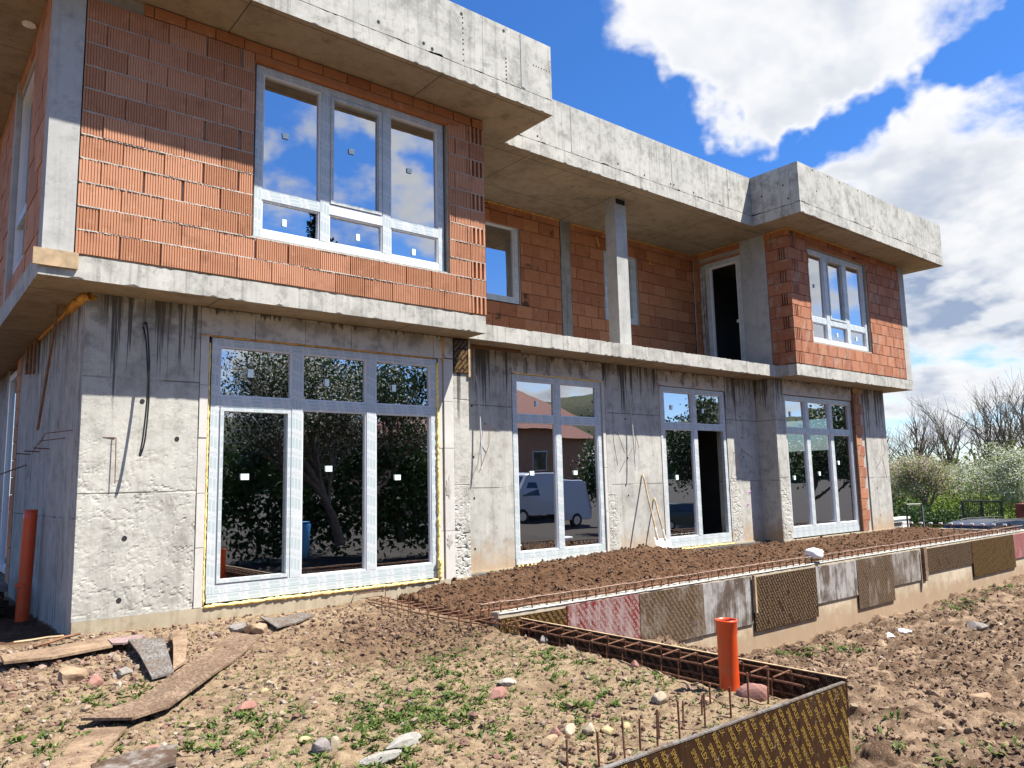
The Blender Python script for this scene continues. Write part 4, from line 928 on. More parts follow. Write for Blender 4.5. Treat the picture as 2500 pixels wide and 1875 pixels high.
def lettering(w_, h_, o, ux, uz, nrm, mat, parent, ang=-52, lh=.030, pitch=.052, hi=True, logo=True, lift=.0025, gap=.03, seed=0):
    """rows of the printed word on a rectangle w x h; o = lower left corner, ux/uz in-plane axes"""
    rg = random.Random(seed); bm = bmesh.new(); g = W_HI if hi else W_LO
    ca, sa = math.cos(R(ang)), math.sin(R(ang)); D = math.hypot(w_, h_); wl_ = g[2]*lh*.82
    nrow = int(D/pitch)+2
    for r_ in range(-nrow, nrow):
        v0 = r_*pitch; u = -D-rg.random()*wl_*.2-(r_ % 3)*wl_*.36; k = 0
        while u < D:
            geo = LOGO if (logo and k % 2 == 1) else g
            L = geo[2]*lh*(.82 if geo is g else 1.0)
            cx = w_/2+(u+L/2)*ca-(v0+lh/2)*sa; cz = h_/2+(u+L/2)*sa+(v0+lh/2)*ca
            if -L/2 < cx < w_+L/2 and -L/2 < cz < h_+L/2 and rg.random() < .97:
                P = geo[0]*np.array([lh*(.82 if geo is g else 1.0), lh])
                X = w_/2+(P[:, 0]+u)*ca-(P[:, 1]+v0)*sa; Z = h_/2+(P[:, 0]+u)*sa+(P[:, 1]+v0)*ca
                if X.max() > .004 and X.min() < w_-.004 and Z.max() > .004 and Z.min() < h_-.004:
                    vs = [bm.verts.new((a, 0, b)) for a, b in zip(X, Z)]
                    for f in geo[1]:
                        try: bm.faces.new([vs[i] for i in f])
                        except ValueError: pass
            u += L+(gap if not logo else .018); k += 1
    for co, no in (((.004, 0, 0), (-1, 0, 0)), ((w_-.004, 0, 0), (1, 0, 0)), ((0, 0, .004), (0, 0, -1)), ((0, 0, h_-.004), (0, 0, 1))):
        bmesh.ops.bisect_plane(bm, geom=bm.verts[:]+bm.edges[:]+bm.faces[:], plane_co=co, plane_no=no, clear_outer=True)
    o = Vector(o); ux = Vector(ux); uz = Vector(uz); nrm = Vector(nrm)
    for v in bm.verts: v.co = o+ux*v.co.x+uz*v.co.z+nrm*lift
    me = bpy.data.meshes.new('printed_lettering'); bm.to_mesh(me); bm.free(); me.materials.append(MATS[mat])
    return obj('printed_lettering', me, parent)
sc_ = MB().box(6.26, 6.515, YG-.02, YG-.002, 1.60, 2.10).build('formwork_scrap', 'ply_dark', house)
lettering(.25, .49, (6.262, YG-.02, 1.605), (1, 0, 0), (0, 0, 1), (0, -1, 0), 'print_yellow', sc_, 48, .034, .058, True, False)
MB().box(6.516, 6.55, YG-.03, YG+.1, 1.55, 2.10).build('formwork_edge', 'wood_pale', house)
MB().box(6.6, 7.75, YM-.25, YM-.22, 2.06, 2.10).build('soffit_board', 'wood_old', house)
# pink spray marks on the pier
for x, z in ((14.12, -.33), (14.02, -.58)):
    cable('spray_mark', [(x, YM-.008, z), (x+.02, YM-.008, z+.05), (x+.07, YM-.008, z+.05)], .006, 'pink_spray')
lampx = MB(); lampx.tube([(.98, 9.6, 5.268), (.98, 9.6, 5.25)], .07, 12); lampx.tube([(.98, 9.6, 5.25), (.98, 9.6, 5.244)], [.05, .03], 12); lampx.build('soffit_light', 'lamp_white', house)

# ------------------------------------------------------------------ low retaining wall with its formwork panels
rw = MB().box(5.12, 20.9, 6.535, 6.66, -2.6, -1.345).build('retaining_wall', 'concrete_retaining', label='long low concrete retaining wall still clad in printed plywood panels', cat='wall')
# rough white top
tp = MB(); n = 260; vs = []; fs = []
for i in range(n+1):
    x = 5.13+15.75*i/n; a = random.uniform(0, .012); b = random.uniform(0, .012)
    vs += [(x, 6.528-a*.5, -1.352), (x, 6.535, -1.335-a), (x, 6.655, -1.335-b)]
for i in range(n): fs += [(3*i, 3*i+3, 3*i+4, 3*i+1), (3*i+1, 3*i+4, 3*i+5, 3*i+2)]
tp.add(vs, fs).build('wall_top', 'concrete_parapet', rw)
PAN = [(5.12, 6.08, -1.40, -1.78, 'ply_brown', 'print_yellow', .00, 1), (6.085, 7.29, -1.375, -1.915, 'ply_red', 'print_white', .004, 1), (7.295, 8.56, -1.375, -2.03, 'ply_grey', 'print_tan', .008, 1), (8.565, 9.67, -1.38, -2.03, 'ply_white', None, .003, 0),
       (9.70, 11.40, -1.40, -2.145, 'ply_brown', 'print_tan', .012, 0), (11.41, 12.69, -1.395, -1.955, 'ply_white', None, .004, 0), (12.695, 13.98, -1.39, -2.185, 'ply_grey', 'print_tan', .010, 0), (13.985, 15.10, -1.39, -1.94, 'ply_white', 'print_tan', .004, 0),
       (15.36, 17.52, -1.40, -1.84, 'ply_brown', 'print_tan', .006, 0), (17.525, 19.9, -1.395, -2.115, 'ply_brown', 'print_yellow', .012, 0), (19.905, 20.88, -1.40, -1.93, 'ply_pink', 'print_white', .006, 0)]
for i, (x0, x1, zt, zb, mt, pm, off, hi) in enumerate(PAN):
    y1 = 6.532-off; pn = MB().box(x0, x1, y1-.018, y1, zb, zt).build('formwork_panel', mt, rw)
    if pm: lettering(x1-x0, zt-zb, (x0, y1-.018, zb), (1, 0, 0), (0, 0, 1), (0, -1, 0), pm, pn, -50 if i < 4 else (48 if i % 2 else -58), .034 if i < 4 else .028, .062 if i < 4 else .056, bool(hi), True, seed=i)
MB().box(9.675, 9.715, 6.46, 6.506, -1.88, -1.36).build('batten', 'wood_pale', rw); MB().box(15.13, 15.20, 6.44, 6.505, -1.96, -1.36).build('batten', 'board_brown', rw); MB().box(15.24, 15.35, 6.48, 6.53, -1.9, -1.37).build('batten', 'board_brown', rw)

# ------------------------------------------------------------------ reinforcement cages
def bars(pts, r=.006, sides=6): return MB().tube(pts, r, sides)
def wob(a, b, n=14, s=.012):
    a, b = Vector(a), Vector(b); return [a+(b-a)*i/n+Vector((random.uniform(-s, s), random.uniform(-s, s), random.uniform(-s, s)*.6)) for i in range(n+1)]
stir = MB().tube([(0, -.055, -.02), (.004, -.055, .105), (.0, -.045, .118), (0, .05, .118), (.0, .058, .105), (-.004, .058, -.02)], .0078, 5).mesh('stirrup', 'rebar')
cage = empty('rebar_cage', (12.8, 6.6, -1.35), 'long rebar cage lying along the top of the low retaining wall', 'rebar')
for (y, z, mt) in ((6.553, -1.235, 'rebar_mid'), (6.648, -1.238, 'rebar'), (6.556, -1.30, 'rebar'), (6.65, -1.31, 'rebar')):
    bars(wob((4.9, y, z), (20.75, y, z), 60, .008), .0075).build('long_bar', mt, cage)
x = 5.0
while x < 20.6:
    obj('stirrup', stir, cage, (x, 6.60, -1.352+random.uniform(-.006, .01)), (random.uniform(-.08, .08), random.uniform(-.12, .12), random.uniform(-.12, .12)))
    x += random.uniform(.15, .23)*(1 if x < 12 else 1.2)
# starter bars and cage running from the house to the wall corner
cg2 = empty('rebar_cage', (4.8, 7.7, -1.42), 'collapsed rebar cage running from the house out to the wall corner', 'rebar')
for (x0, z0) in ((4.70, -1.36), (4.88, -1.36), (4.73, -1.41), (4.90, -1.41)):
    bars(wob((x0+.05, 8.75, z0+.0), (x0+.08, 6.3, z0), 12, .012), .007).build('long_bar', 'rebar', cg2)
for i in range(13):
    y = 8.7-i*.19; bars([(4.68, y, -1.35), (4.98, y+random.uniform(-.03, .03), -1.35)], .005).build('stirrup', 'rebar', cg2)
for i in range(12):
    y = 8.65-i*.2; h_ = random.uniform(.13, .24)
    for xx in (4.70, 4.98):
        if random.random() < .75: bars([(xx, y, -1.5), (xx+random.uniform(-.02, .02), y, -1.44+h_)], .0055).build('starter_bar', 'rebar', cg2)
bars([(4.55, 8.72, -1.40), (4.58, 8.7, -1.30), (4.85, 8.6, -1.27), (4.95, 8.62, -1.29)], .0065).build('bent_bar', 'rebar', cg2)
# return of the cage across the far end of the bed, with white caps on its bars
MB().box(20.72, 20.88, 6.662, 9.6, -2.7, -1.36).build('return_wall', 'concrete_retaining', rw)
cg4 = empty('rebar_cage', (20.8, 8.2, -1.36), 'short rebar cage with white caps across the far end of the soil bed', 'rebar')
for xx in (20.76, 20.84): bars(wob((xx, 6.7, -1.27), (xx, 9.5, -1.27), 10, .006), .007).build('long_bar', 'rebar', cg4)
for i in range(11):
    y = 6.95+i*.24; bars([(20.76, y, -1.4), (20.76, y, -1.25), (20.84, y, -1.25), (20.84, y, -1.4)], .006, 5).build('stirrup', 'rebar', cg4)
    MB().obox((20.80, y, -1.235), Vector((.05, .01, 0)), Vector((-.004, .035, 0)), Vector((0, 0, .018))).build('bar_cap', 'pvc_white', cg4)
# formwork box: side panel along y, front panel along x, cage in the trench
fbx = empty('formwork_box', (5.2, 2.9, -1.7), 'L shaped trench formwork of dark printed plywood in the right foreground', 'formwork')
sp = MB().box(5.30, 5.318, 2.86, 6.40, -1.92, -1.40).build('side_panel', 'ply_dark', fbx, label='dark red side panel of the trench')
lettering(3.54, .52, (5.30, 6.40, -1.92), (0, -1, 0), (0, 0, 1), (-1, 0, 0), 'print_dark', sp, -48, .040, .075, True, False, seed=31)
MB().box(5.297, 5.321, 2.86, 6.40, -1.4, -1.394).build('panel_edge', 'wood_pale', sp)
fp = MB().box(2.30, 5.21, 2.815, 2.835, -2.12, -1.404).build('front_panel', 'ply_brown', fbx, label='brown front panel covered in yellow print')
lettering(2.9, .712, (2.305, 2.815, -2.12), (1, 0, 0), (0, 0, 1), (0, -1, 0), 'print_yellow', fp, -60, .036, .064, True, False, gap=.06, seed=32)
pe = MB(); n = 60; vs = []; fs = []
for i in range(n+1):
    x = 2.30+2.91*i/n; q = random.uniform(-.002, .002); vs += [(x, 2.812, -1.404+q), (x, 2.812, -1.395+q), (x, 2.838, -1.394+q), (x, 2.838, -1.404)]
for i in range(n):
    a = 4*i; fs += [(a, a+4, a+5, a+1), (a+1, a+5, a+6, a+2), (a+2, a+6, a+7, a+3)]
pe.add(vs, fs).build('panel_edge', 'board_grey', fp)
cg3 = empty('rebar_cage', (5.18, 4.7, -1.6), 'rusty rebar cage lying in the trench beside the dark side panel', 'rebar')
for (x0, z0) in ((5.07, -1.43), (5.265, -1.42), (5.08, -1.56), (5.26, -1.56)):
    bars(wob((x0, 6.75, z0), (x0, 3.05, z0-.01), 24, .006), .0085).build('long_bar', 'rebar', cg3)
for i in range(17):
    y = 6.55-i*.205+random.uniform(-.02, .02)
    bars([(5.06, y+.03, -1.60), (5.058, y+.02, -1.44), (5.065, y+.01, -1.42), (5.25, y-.01, -1.40), (5.268, y-.01, -1.41), (5.27, y-.01, -1.58)], .0062).build('stirrup', 'rebar', cg3)
SB = sorted(((3.42, 3.21, .24), (3.66, 3.31, .18), (3.71, 3.22, .25), (3.87, 3.34, .16), (3.95, 3.24, .24), (4.22, 3.43, .14), (4.39, 3.41, .13), (4.23, 3.26, .22), (4.55, 3.45, .14), (4.50, 3.25, .20), (4.74, 3.27, .22), (4.86, 3.20, .24), (3.2, 3.2, .22), (3.05, 3.3, .18)), key=lambda q: Vector((q[0], q[1], -1.5)).dot(r2)/Vector((q[0], q[1], -1.5)).dot(fwd))
ORD = ['leftmost', 'second', 'third', 'fourth', 'fifth', 'sixth', 'seventh', 'eighth', 'ninth', 'tenth', 'eleventh', 'twelfth', 'thirteenth', 'rightmost']
for i, (x, y, h_) in enumerate(SB):
    zz = Hs(x, y); l = ORD[i]+(' from the left' if 0 < i < 13 else '')+' of the rusty starter bars behind the front formwork panel'
    MB().tube([(x, y, zz-.08), (x+random.uniform(-.012, .012), y+random.uniform(-.01, .01), zz+h_)], .0068, 6).build('starter_bar', 'rebar', label=l, cat='rebar', group='starter bars behind the front panel')

# ------------------------------------------------------------------ orange pipes
def pipe(x, y, z0, z1, r, lean, label, collar=True):
    root = empty('drain_pipe', (x, y, z0), label, 'pipe')
    mb = MB(); k = 28; prof = [(r, z0-.2), (r, z1-.11)]+([(r*1.08, z1-.095), (r*1.08, z1-.02), (r*1.13, z1-.015), (r*1.13, z1), (r*1.03, z1), (r*1.0, z1-.02), (r*.95, z1-.12)] if collar else [(r, z1), (r*.93, z1), (r*.93, z1-.1)])
    vs = []; fs = []
    for (rr, z) in prof:
        for i in range(k):
            a = 2*math.pi*i/k; s = (z-z0); vs.append((x+lean[0]*s+math.cos(a)*rr, y+lean[1]*s+math.sin(a)*rr, z))
    for j in range(len(prof)-1):
        for i in range(k): fs.append((j*k+i, j*k+(i+1) % k, (j+1)*k+(i+1) % k, (j+1)*k+i))
    mb.add(vs, fs).build('pipe_shell', 'pipe_orange', root, smooth=True)
    s = z1-.12-z0
    q = MB(); q.tube([(x+lean[0]*s, y+lean[1]*s, z1-.13), (x+lean[0]*s, y+lean[1]*s, z1-.125)], r*.95, k); q.build('pipe_bore', 'pipe_inside', root)
    return root
pipe(4.99, 3.60, -1.52, -1.045, .073, (.0, .0), 'short orange plastic drain pipe standing in soil beside the trench')
p1 = pipe(1.40, 10.85, -1.47, -.17, .073, (.02, -.02), 'tall orange plastic drain pipe standing at the left side wall', False)
MB().tube([(1.385, 10.84, -1.06), (1.386, 10.84, -1.02)], .077, 24).build('pipe_ring', 'pipe_orange', p1)
# stack of dark sheeting behind the left pipe
for i, (zz, dx) in enumerate(((-1.42, 0), (-1.33, .03), (-1.24, -.02), (-1.15, .02))):
    o = MB().box(.35+dx, 1.28+dx, 11.3, 13.0, zz, zz+.075).build('sheet_stack', 'ply_dark' if i < 3 else 'board_grey', label=['lowest dark sheet of the stack behind the left orange pipe', 'second dark sheet of the stack behind the left orange pipe', 'third dark sheet of the stack behind the left orange pipe', 'grey top sheet of the stack behind the left orange pipe'][i], cat='board', group='sheets stacked behind the left pipe')
# white wrapped cap on the wall
capn = MB(); k = 26; prof = [(.105, -1.275), (.128, -1.26), (.135, -1.225), (.128, -1.19), (.130, -1.17), (.115, -1.14), (.06, -1.125), (.0, -1.12)]
vs = []; fs = []
for j, (rr, z) in enumerate(prof):
    for i in range(k):
        a = 2*math.pi*i/k; q = 1+.05*math.sin(a*3+j)+random.uniform(-.02, .02); vs.append((11.55+math.cos(a)*rr*q*1.25, 6.60+math.sin(a)*rr*q, z+.006*math.sin(a*2)))
for j in range(len(prof)-1):
    for i in range(k): fs.append((j*k+i, j*k+(i+1) % k, (j+1)*k+(i+1) % k, (j+1)*k+i))
capn.add(vs, fs).build('wrapped_cap', 'cloth_white', smooth=True, label='round white cloth wrapped bundle resting on the rebar cage', cat='cloth')

# ------------------------------------------------------------------ shovels leaning on the middle wall
def shovel(top, foot, label, blade=True):
    root = empty('shovel', foot, label, 'shovel'); a, b = Vector(top), Vector(foot); d = (a-b).normalized()
    n = 10; pts = [a+(b+d*.28-a)*i/n+Vector((.004*math.sin(i), 0, 0)) for i in range(n+1)]
    MB().tube(pts, .0165, 8).build('handle', 'wood_pale', root, smooth=True)
    MB().tube([b+d*.42, b+d*.22], [.019, .024], 8).build('socket', 'shovel_steel', root)
    side = d.cross(Vector((0, -1, .2))).normalized(); up_ = side.cross(d).normalized()
    vs = []; fs = []; nu, nv = 8, 8
    for j in range(nv+1):
        s = j/nv; wdt = (.115*(1-.15*s) if s < .55 else .1*math.sqrt(max(0, 1-((s-.55)/.47)**2))+.002)
        for i in range(nu+1):
            q = (i/nu-.5)*2; vs.append(b+d*(.27*(1-s)-.04)+side*q*wdt+up_*(.03*q*q-.012+.03*s*s))
    for j in range(nv):
        for i in range(nu): fs.append((j*(nu+1)+i, j*(nu+1)+i+1, (j+1)*(nu+1)+i+1, (j+1)*(nu+1)+i))
    m_ = MB(); m_.add(vs, fs); o = m_.build('blade', 'shovel_steel', root, smooth=True)
    so_ = o.modifiers.new('thickness', 'SOLIDIFY'); so_.thickness = .003
shovel((10.79, YM-.02, .12), (10.52, 8.86, -1.20), 'long handled shovel leaning on the concrete wall with its blade in soil')
shovel((11.08, YM-.02, -.32), (10.88, 8.98, -1.24), 'shorter shovel leaning beside the glazed door frame')
# ------------------------------------------------------------------ boards lying on the ground
def strip_board(name, L, Rr, th_, mat, label, lift=.012, cat='board'):
    """board from matching left / right edge points (x, y, extra lift); thickness th_"""
    mb = MB(); n = len(L); vs = []; fs = []
    for (a, b) in zip(L, Rr):
        za = max(Hs(a[0], a[1]), Hs((a[0]+b[0])/2, (a[1]+b[1])/2)-.005)+lift+a[2]; zb = max(Hs(b[0], b[1]), Hs((a[0]+b[0])/2, (a[1]+b[1])/2)-.005)+lift+b[2]
        vs += [(a[0], a[1], za-th_), (b[0], b[1], zb-th_), (b[0], b[1], zb), (a[0], a[1], za)]
    for i in range(n-1):
        p = 4*i; q = p+4; fs += [(p, p+1, q+1, q), (p+1, p+2, q+2, q+1), (p+2, p+3, q+3, q+2), (p+3, p, q, q+3)]
    fs += [(3, 2, 1, 0), (4*n-4, 4*n-3, 4*n-2, 4*n-1)]
    return mb.add(vs, fs).build(name, mat, label=label, cat=cat)
strip_board('plank', [(1.13, 5.93, .05), (1.60, 6.32, .025), (1.98, 6.80, .02), (2.34, 7.32, .015), (2.87, 8.04, .02)], [(1.38, 5.66, .06), (1.66, 5.85, .045), (2.15, 6.43, .035), (2.55, 6.98, .02), (3.01, 7.64, .015)], .018, 'board_brown', 'long bowed brown plywood strip running across the left foreground', .01)
strip_board('plank', [(.62, 4.75, .01), (.85, 5.23, .01), (1.14, 5.84, .012)], [(.90, 4.65, .012), (1.07, 5.12, .014), (1.345, 5.64, .014)], .018, 'board_tan', 'tan plank at the lower left tucked under the long bowed strip', .008)
sc2 = strip_board('plywood_scrap', [(1.02, 5.03, .02), (1.25, 5.10, .02), (1.50, 5.08, .015)], [(1.00, 4.72, .02), (1.2, 4.72, .02), (1.39, 4.74, .02)], .018, 'ply_grey', 'dark printed plywood scrap at the bottom edge beside the tan plank', .015)
strip_board('plank', [(.91, 8.16, .05), (1.3, 8.30, .04), (1.76, 8.37, .05)], [(.90, 7.82, .05), (1.25, 7.80, .05), (1.74, 7.92, .06)], .022, 'board_tan', 'weathered tan board lying in front of the left house corner', .02)
strip_board('plywood_scrap', [(1.76, 8.22, .07), (1.9, 8.32, .07), (2.1, 8.23, .06)], [(1.74, 7.93, .075), (1.83, 7.89, .07), (1.93, 7.86, .06)], .016, 'board_pink', 'pinkish plywood offcut between the tan board and the grey offcut', .02)
strip_board('plywood_scrap', [(1.87, 7.92, .09), (1.82, 7.3, .06), (1.75, 6.64, .02)], [(2.17, 7.88, .08), (2.05, 7.3, .05), (1.93, 6.70, .02)], .016, 'board_grey', 'grey weathered plywood offcut propped against the long strip', .02)
strip_board('plank', [(2.28, 8.03, .10), (2.12, 7.4, .07), (1.94, 6.76, .035)], [(2.43, 8.08, .10), (2.27, 7.5, .07), (2.10, 6.98, .035)], .02, 'board_tan', 'short pale plank propped end on below the tan stone', .02)
strip_board('plywood_scrap', [(3.28, 8.34, .03), (3.55, 8.48, .02), (3.83, 8.58, .02)], [(3.26, 7.86, .03), (3.6, 8.08, .02), (3.91, 8.34, .02)], .016, 'board_grey', 'grey board lying below the large ground floor window', .012)
# timber offcuts at the house corner
for a, b, r_, l in (((1.10, 8.98, -1.40), (1.52, 8.95, -1.39), .012, 'thin pale stick lying at the foot of the house corner'), ((1.22, 8.6, -1.40), (1.62, 8.72, -1.35), .014, 'forked brown stick in front of the house corner')):
    MB().tube(wob(a, b, 6, .006), r_, 6).build('stick', 'wood_pale' if r_ < .013 else 'wood_old', label=l, cat='stick')

# ------------------------------------------------------------------ stones
def ico(sub):
    bm = bmesh.new(); bmesh.ops.create_icosphere(bm, subdivisions=sub, radius=1.0); bm.verts.ensure_lookup_table()
    V = np.array([v.co[:] for v in bm.verts]); F_ = np.array([[v.index for v in f.verts] for f in bm.faces]); bm.free(); return V, F_
I1, I2, I3 = ico(1), ico(2), ico(3)
def stone(x, y, a, b, c, mat, label, rz=0, ang=.18, sink=.36, seed=0, flat=False, name='stone', cat='stone'):
    rg = np.random.default_rng(seed+5); V = I3[0].copy()
    for _ in range(15):   # chop with random planes: faceted, not a ball
        nrm = rg.normal(size=3); nrm /= np.linalg.norm(nrm); d = rg.uniform(.52, .95) if not flat else rg.uniform(.45, .8)
        s = V@nrm; V -= np.clip(s-d, 0, None)[:, None]*nrm*.9
    V *= (1+ang*.6*np.array([fbm(np.array([p[0]*2.3+seed]), np.array([p[1]*2.3+p[2]*1.7]), 3, seed)[0] for p in V])[:, None])
    V *= np.array([a, b, c]); cz, sz = math.cos(rz), math.sin(rz)
    me = npmesh(name, V, I3[1], mat, False); z = Hs(x, y)
    return obj(name, me, None, (x, y, z+c*(1-sink*2)*.75), (rg.uniform(-.12, .12), rg.uniform(-.12, .12), rz), label, cat)
ST = [(1.28, 7.2, .14, .10, .11, 'stone_tan', 'big squarish tan boulder in front of the tan board', .3), (1.41, 6.95, .085, .06, .075, 'stone_red', 'angular reddish brown stone beside the big tan boulder', 1.),
 (2.37, 8.2, .10, .08, .085, 'stone_tan', 'round tan stone at the top of the short pale plank', 0), (2.95, 8.12, .11, .09, .09, 'stone_grey', 'rough grey brown stone at the far end of the long strip', .5), (3.12, 7.95, .10, .08, .085, 'stone_tan', 'brown stone beside the grey board below the big window', .2), (3.04, 8.05, .07, .06, .08, 'clods', 'upright brown clod between two stones near the grey board', .2),
 (2.11, 5.61, .095, .06, .05, 'stone_red', 'pointed reddish stone right of the long bowed strip', .4), (2.35, 5.86, .05, .035, .03, 'stone_yellow', 'egg shaped yellowish pebble under a small white one', .2), (2.43, 5.98, .045, .03, .03, 'stone_pale', 'small white pebble above the egg shaped yellowish one', .1),
 (2.15, 4.72, .05, .032, .026, 'stone_yellow', 'smooth yellow oval pebble among weeds at the bottom', .3), (2.14, 5.1, .04, .035, .035, 'stone_tan', 'round brown pebble beside a weed clump', .1), (2.13, 4.45, .07, .06, .075, 'stone_grey', 'dark grey split stone at the bottom edge', .1), (2.21, 4.43, .05, .04, .06, 'stone_pale', 'pale half of the split stone at the bottom edge', .6),
 (1.37, 5.13, .08, .05, .035, 'stone_red', 'pinkish flat stone above the dark plywood scrap', .1), (3.6, 4.63, .13, .07, .05, 'stone_red', 'large flat purple red stone in front of the speckled concrete lump', .45), (3.26, 3.69, .085, .05, .04, 'stone_tan', 'tan stone nearest the viewer in the pebble cluster', .2), (3.39, 3.77, .06, .045, .04, 'stone_red', 'pink stone at the left of the pebble cluster', .4),
 (3.50, 3.75, .075, .045, .04, 'stone_pale', 'smooth cream stone in the middle of the pebble cluster', .6), (3.58, 3.66, .055, .05, .045, 'stone_pale', 'round cream stone at the right of the pebble cluster', .6), (3.72, 3.64, .06, .04, .03, 'stone_yellow', 'yellowish stone right of the pebble cluster', .5), (3.83, 3.58, .045, .03, .03, 'stone_yellow', 'small yellow stone near the starter bars', .5),
 (4.93, 3.34, .15, .09, .085, 'stone_red', 'large smooth pink stone at the foot of the short orange pipe', -.5), (4.36, 3.74, .075, .06, .06, 'stone_pale', 'pale stone left of the starter bars', .2), (4.58, 3.5, .06, .045, .04, 'stone_tan', 'tan stone among the starter bars', .2),
 (8.61, 3.26, .16, .09, .07, 'stone_tan', 'lone angular tan stone on the churned mud at the right', -.3), (13.6, 5.1, .26, .17, .11, 'stone_grey', 'dark brown boulder on the mud at the far right', .2), (14.3, 5.1, .3, .14, .04, 'stone_pale', 'flat pale slab stone beside the dark boulder at the far right', .4), (10.3, 4.8, .14, .09, .06, 'clods', 'dark clod alone on the churned mud', .1), (11.6, 5.65, .16, .1, .06, 'stone_tan', 'flat stone at the foot of the retaining wall', .2),
 (5.13, 6.2, .06, .06, .05, 'stone_grey', 'grey stone at the near end of the trench cage', .2), (5.05, 5.75, .06, .05, .055, 'stone_grey', 'dark grey cobble wedged in the trench cage', .2), (5.02, 4.55, .05, .045, .05, 'stone_red', 'pink cobble resting on the trench bar', .2)]
for i, s in enumerate(ST): stone(*s[:6], s[6], s[7], seed=i)
for i, (x, y, a, b, c, l, rz) in enumerate(((2.60, 4.24, .20, .075, .04, 'long speckled concrete lump at the bottom centre', .25), (2.36, 4.10, .17, .06, .035, 'speckled concrete lump touching the bottom edge', -.25), (3.85, 4.80, .19, .07, .04, 'speckled concrete lump behind the flat purple stone', .25), (1.62, 7.02, .11, .07, .06, 'small white concrete lump beside the propped grey offcut', .2))):
    stone(x, y, a, b, c, 'concrete_lump', l, rz, seed=60+i, name='concrete_lump', cat='rubble', flat=True)
stone(12.15, 5.78, .14, .09, .06, 'cloth_white', 'crumpled white bag at the foot of the retaining wall', .3, seed=70, name='plastic_bag', cat='bag')
stone(12.5, 5.72, .12, .10, .05, 'cloth_white', 'torn white plastic scrap beside the crumpled bag', .9, seed=71, name='plastic_bag', cat='bag')

# ------------------------------------------------------------------ gravel, clods, weeds (uncountable)
def scatter(name, n, region, smin, smax, base, mat, label, cat, dens=None, flatz=.6, power=2.4, seed=1, zmask=None):
    rg = np.random.default_rng(seed); x0, x1, y0, y1 = region
    X = rg.uniform(x0, x1, n); Y = rg.uniform(y0, y1, n)
    if dens is not None:
        k = rg.random(n) < dens(X, Y); X = X[k]; Y = Y[k]
    n = len(X); Z = H(X, Y); s = smin+(smax-smin)*rg.random(n)**power
    V0, F0 = base; m_ = len(V0)
    sc_ = np.stack([s*rg.uniform(.7, 1.3, n), s*rg.uniform(.6, 1.0, n), s*rg.uniform(.4, .9, n)*flatz/.6], 1)
    V = V0[None]*(1+rg.uniform(-.42, .38, (n, m_, 1)))
    V = V*sc_[:, None]; a = rg.uniform(0, 6.28, n); ti = rg.normal(0, .35, n)
    ct, st_ = np.cos(ti)[:, None], np.sin(ti)[:, None]; y_ = V[..., 1]*ct-V[..., 2]*st_; z_ = V[..., 1]*st_+V[..., 2]*ct
    ca, sa = np.cos(a)[:, None], np.sin(a)[:, None]; x_ = V[..., 0]*ca-y_*sa; y2 = V[..., 0]*sa+y_*ca
    P = np.stack([x_+X[:, None], y2+Y[:, None], z_+(Z+sc_[:, 2]*.25)[:, None]], -1).reshape(-1, 3)
    F_ = (F0[None]+(np.arange(n)*m_)[:, None, None]).reshape(-1, 3)
    return obj(name, npmesh(name, P, F_, mat, False), kind='stuff', label=label, cat=cat)
ICO = ico(1)
scatter_seed = 0
leftz = lambda X, Y: np.where((X < 5.0) & (Y > 2.9) & (Y < 8.88) & (X > Y*.02), 1, 0)
def dl(X, Y):
    f = np.exp(-((X-4.3)**2/1.0+(Y-6.9)**2/.8)); return leftz(X, Y)*np.clip(.35+.9*fbm(X*1.3, Y*1.3, 3, 92)+.35*(X < 1.9)-.55*f, .05, 1)
scatter('gravel', 15000, (.1, 5.0, 2.9, 8.88), .004, .034, ICO, 'gravel', 'scattered pebbles and gravel over the dry foreground soil', 'gravel', dl, power=3.4, seed=2)
scatter('gravel', 3500, (.1, 3.2, 7.0, 8.9), .008, .045, ICO, 'gravel', 'stony rubble along the foot of the left pier', 'gravel', lambda X, Y: leftz(X, Y)*np.clip(.9-.3*(X-.4), 0, 1), power=2.6, seed=3)
scatter('soil_clods', 36000, (5.2, 20.4, 6.7, 9.4), .004, .030, ICO, 'clods', 'loose dark brown clods on the raised soil bed', 'soil', lambda X, Y: np.where((Y < 8.9) | ((X > 6.6) & (X < 14.5)), np.clip(.75-.03*(X-6), .2, 1), 0), power=3.0, flatz=.75, seed=4)
scatter('soil_clods', 7000, (2.6, 5.1, 6.0, 8.85), .005, .034, ICO, 'mud_clods', 'dark clods in the freshly dug hollow below the window', 'soil', lambda X, Y: np.clip(np.exp(-((X-4.3)**2/.8+(Y-7.0)**2/1.0))*.9-.1, 0, 1)*leftz(X, Y), power=2.6, flatz=.8, seed=5)
scatter('mud_clods', 20000, (5.5, 19, 1.5, 6.4), .005, .045, ICO, 'mud_clods', 'broken clods over the churned mud at the right', 'soil', lambda X, Y: np.clip(.35+1.3*fbm(X*.9, Y*.9, 3, 95), .03, 1), power=3.0, flatz=.6, seed=6)
scatter('mud_crumbs', 26000, (5.5, 13, 1.6, 6.4), .004, .024, ICO, 'mud_clods', 'fine crumbs over the churned mud at the right', 'soil', lambda X, Y: np.clip(.45+1.1*fbm(X*1.2, Y*1.2, 3, 99), .05, 1), power=2.4, flatz=.7, seed=12)
scatter('gravel', 5000, (5.5, 17, 1.5, 6.4), .006, .045, ICO, 'gravel', 'small stones sprinkled over the churned mud', 'gravel', None, power=4, seed=7)

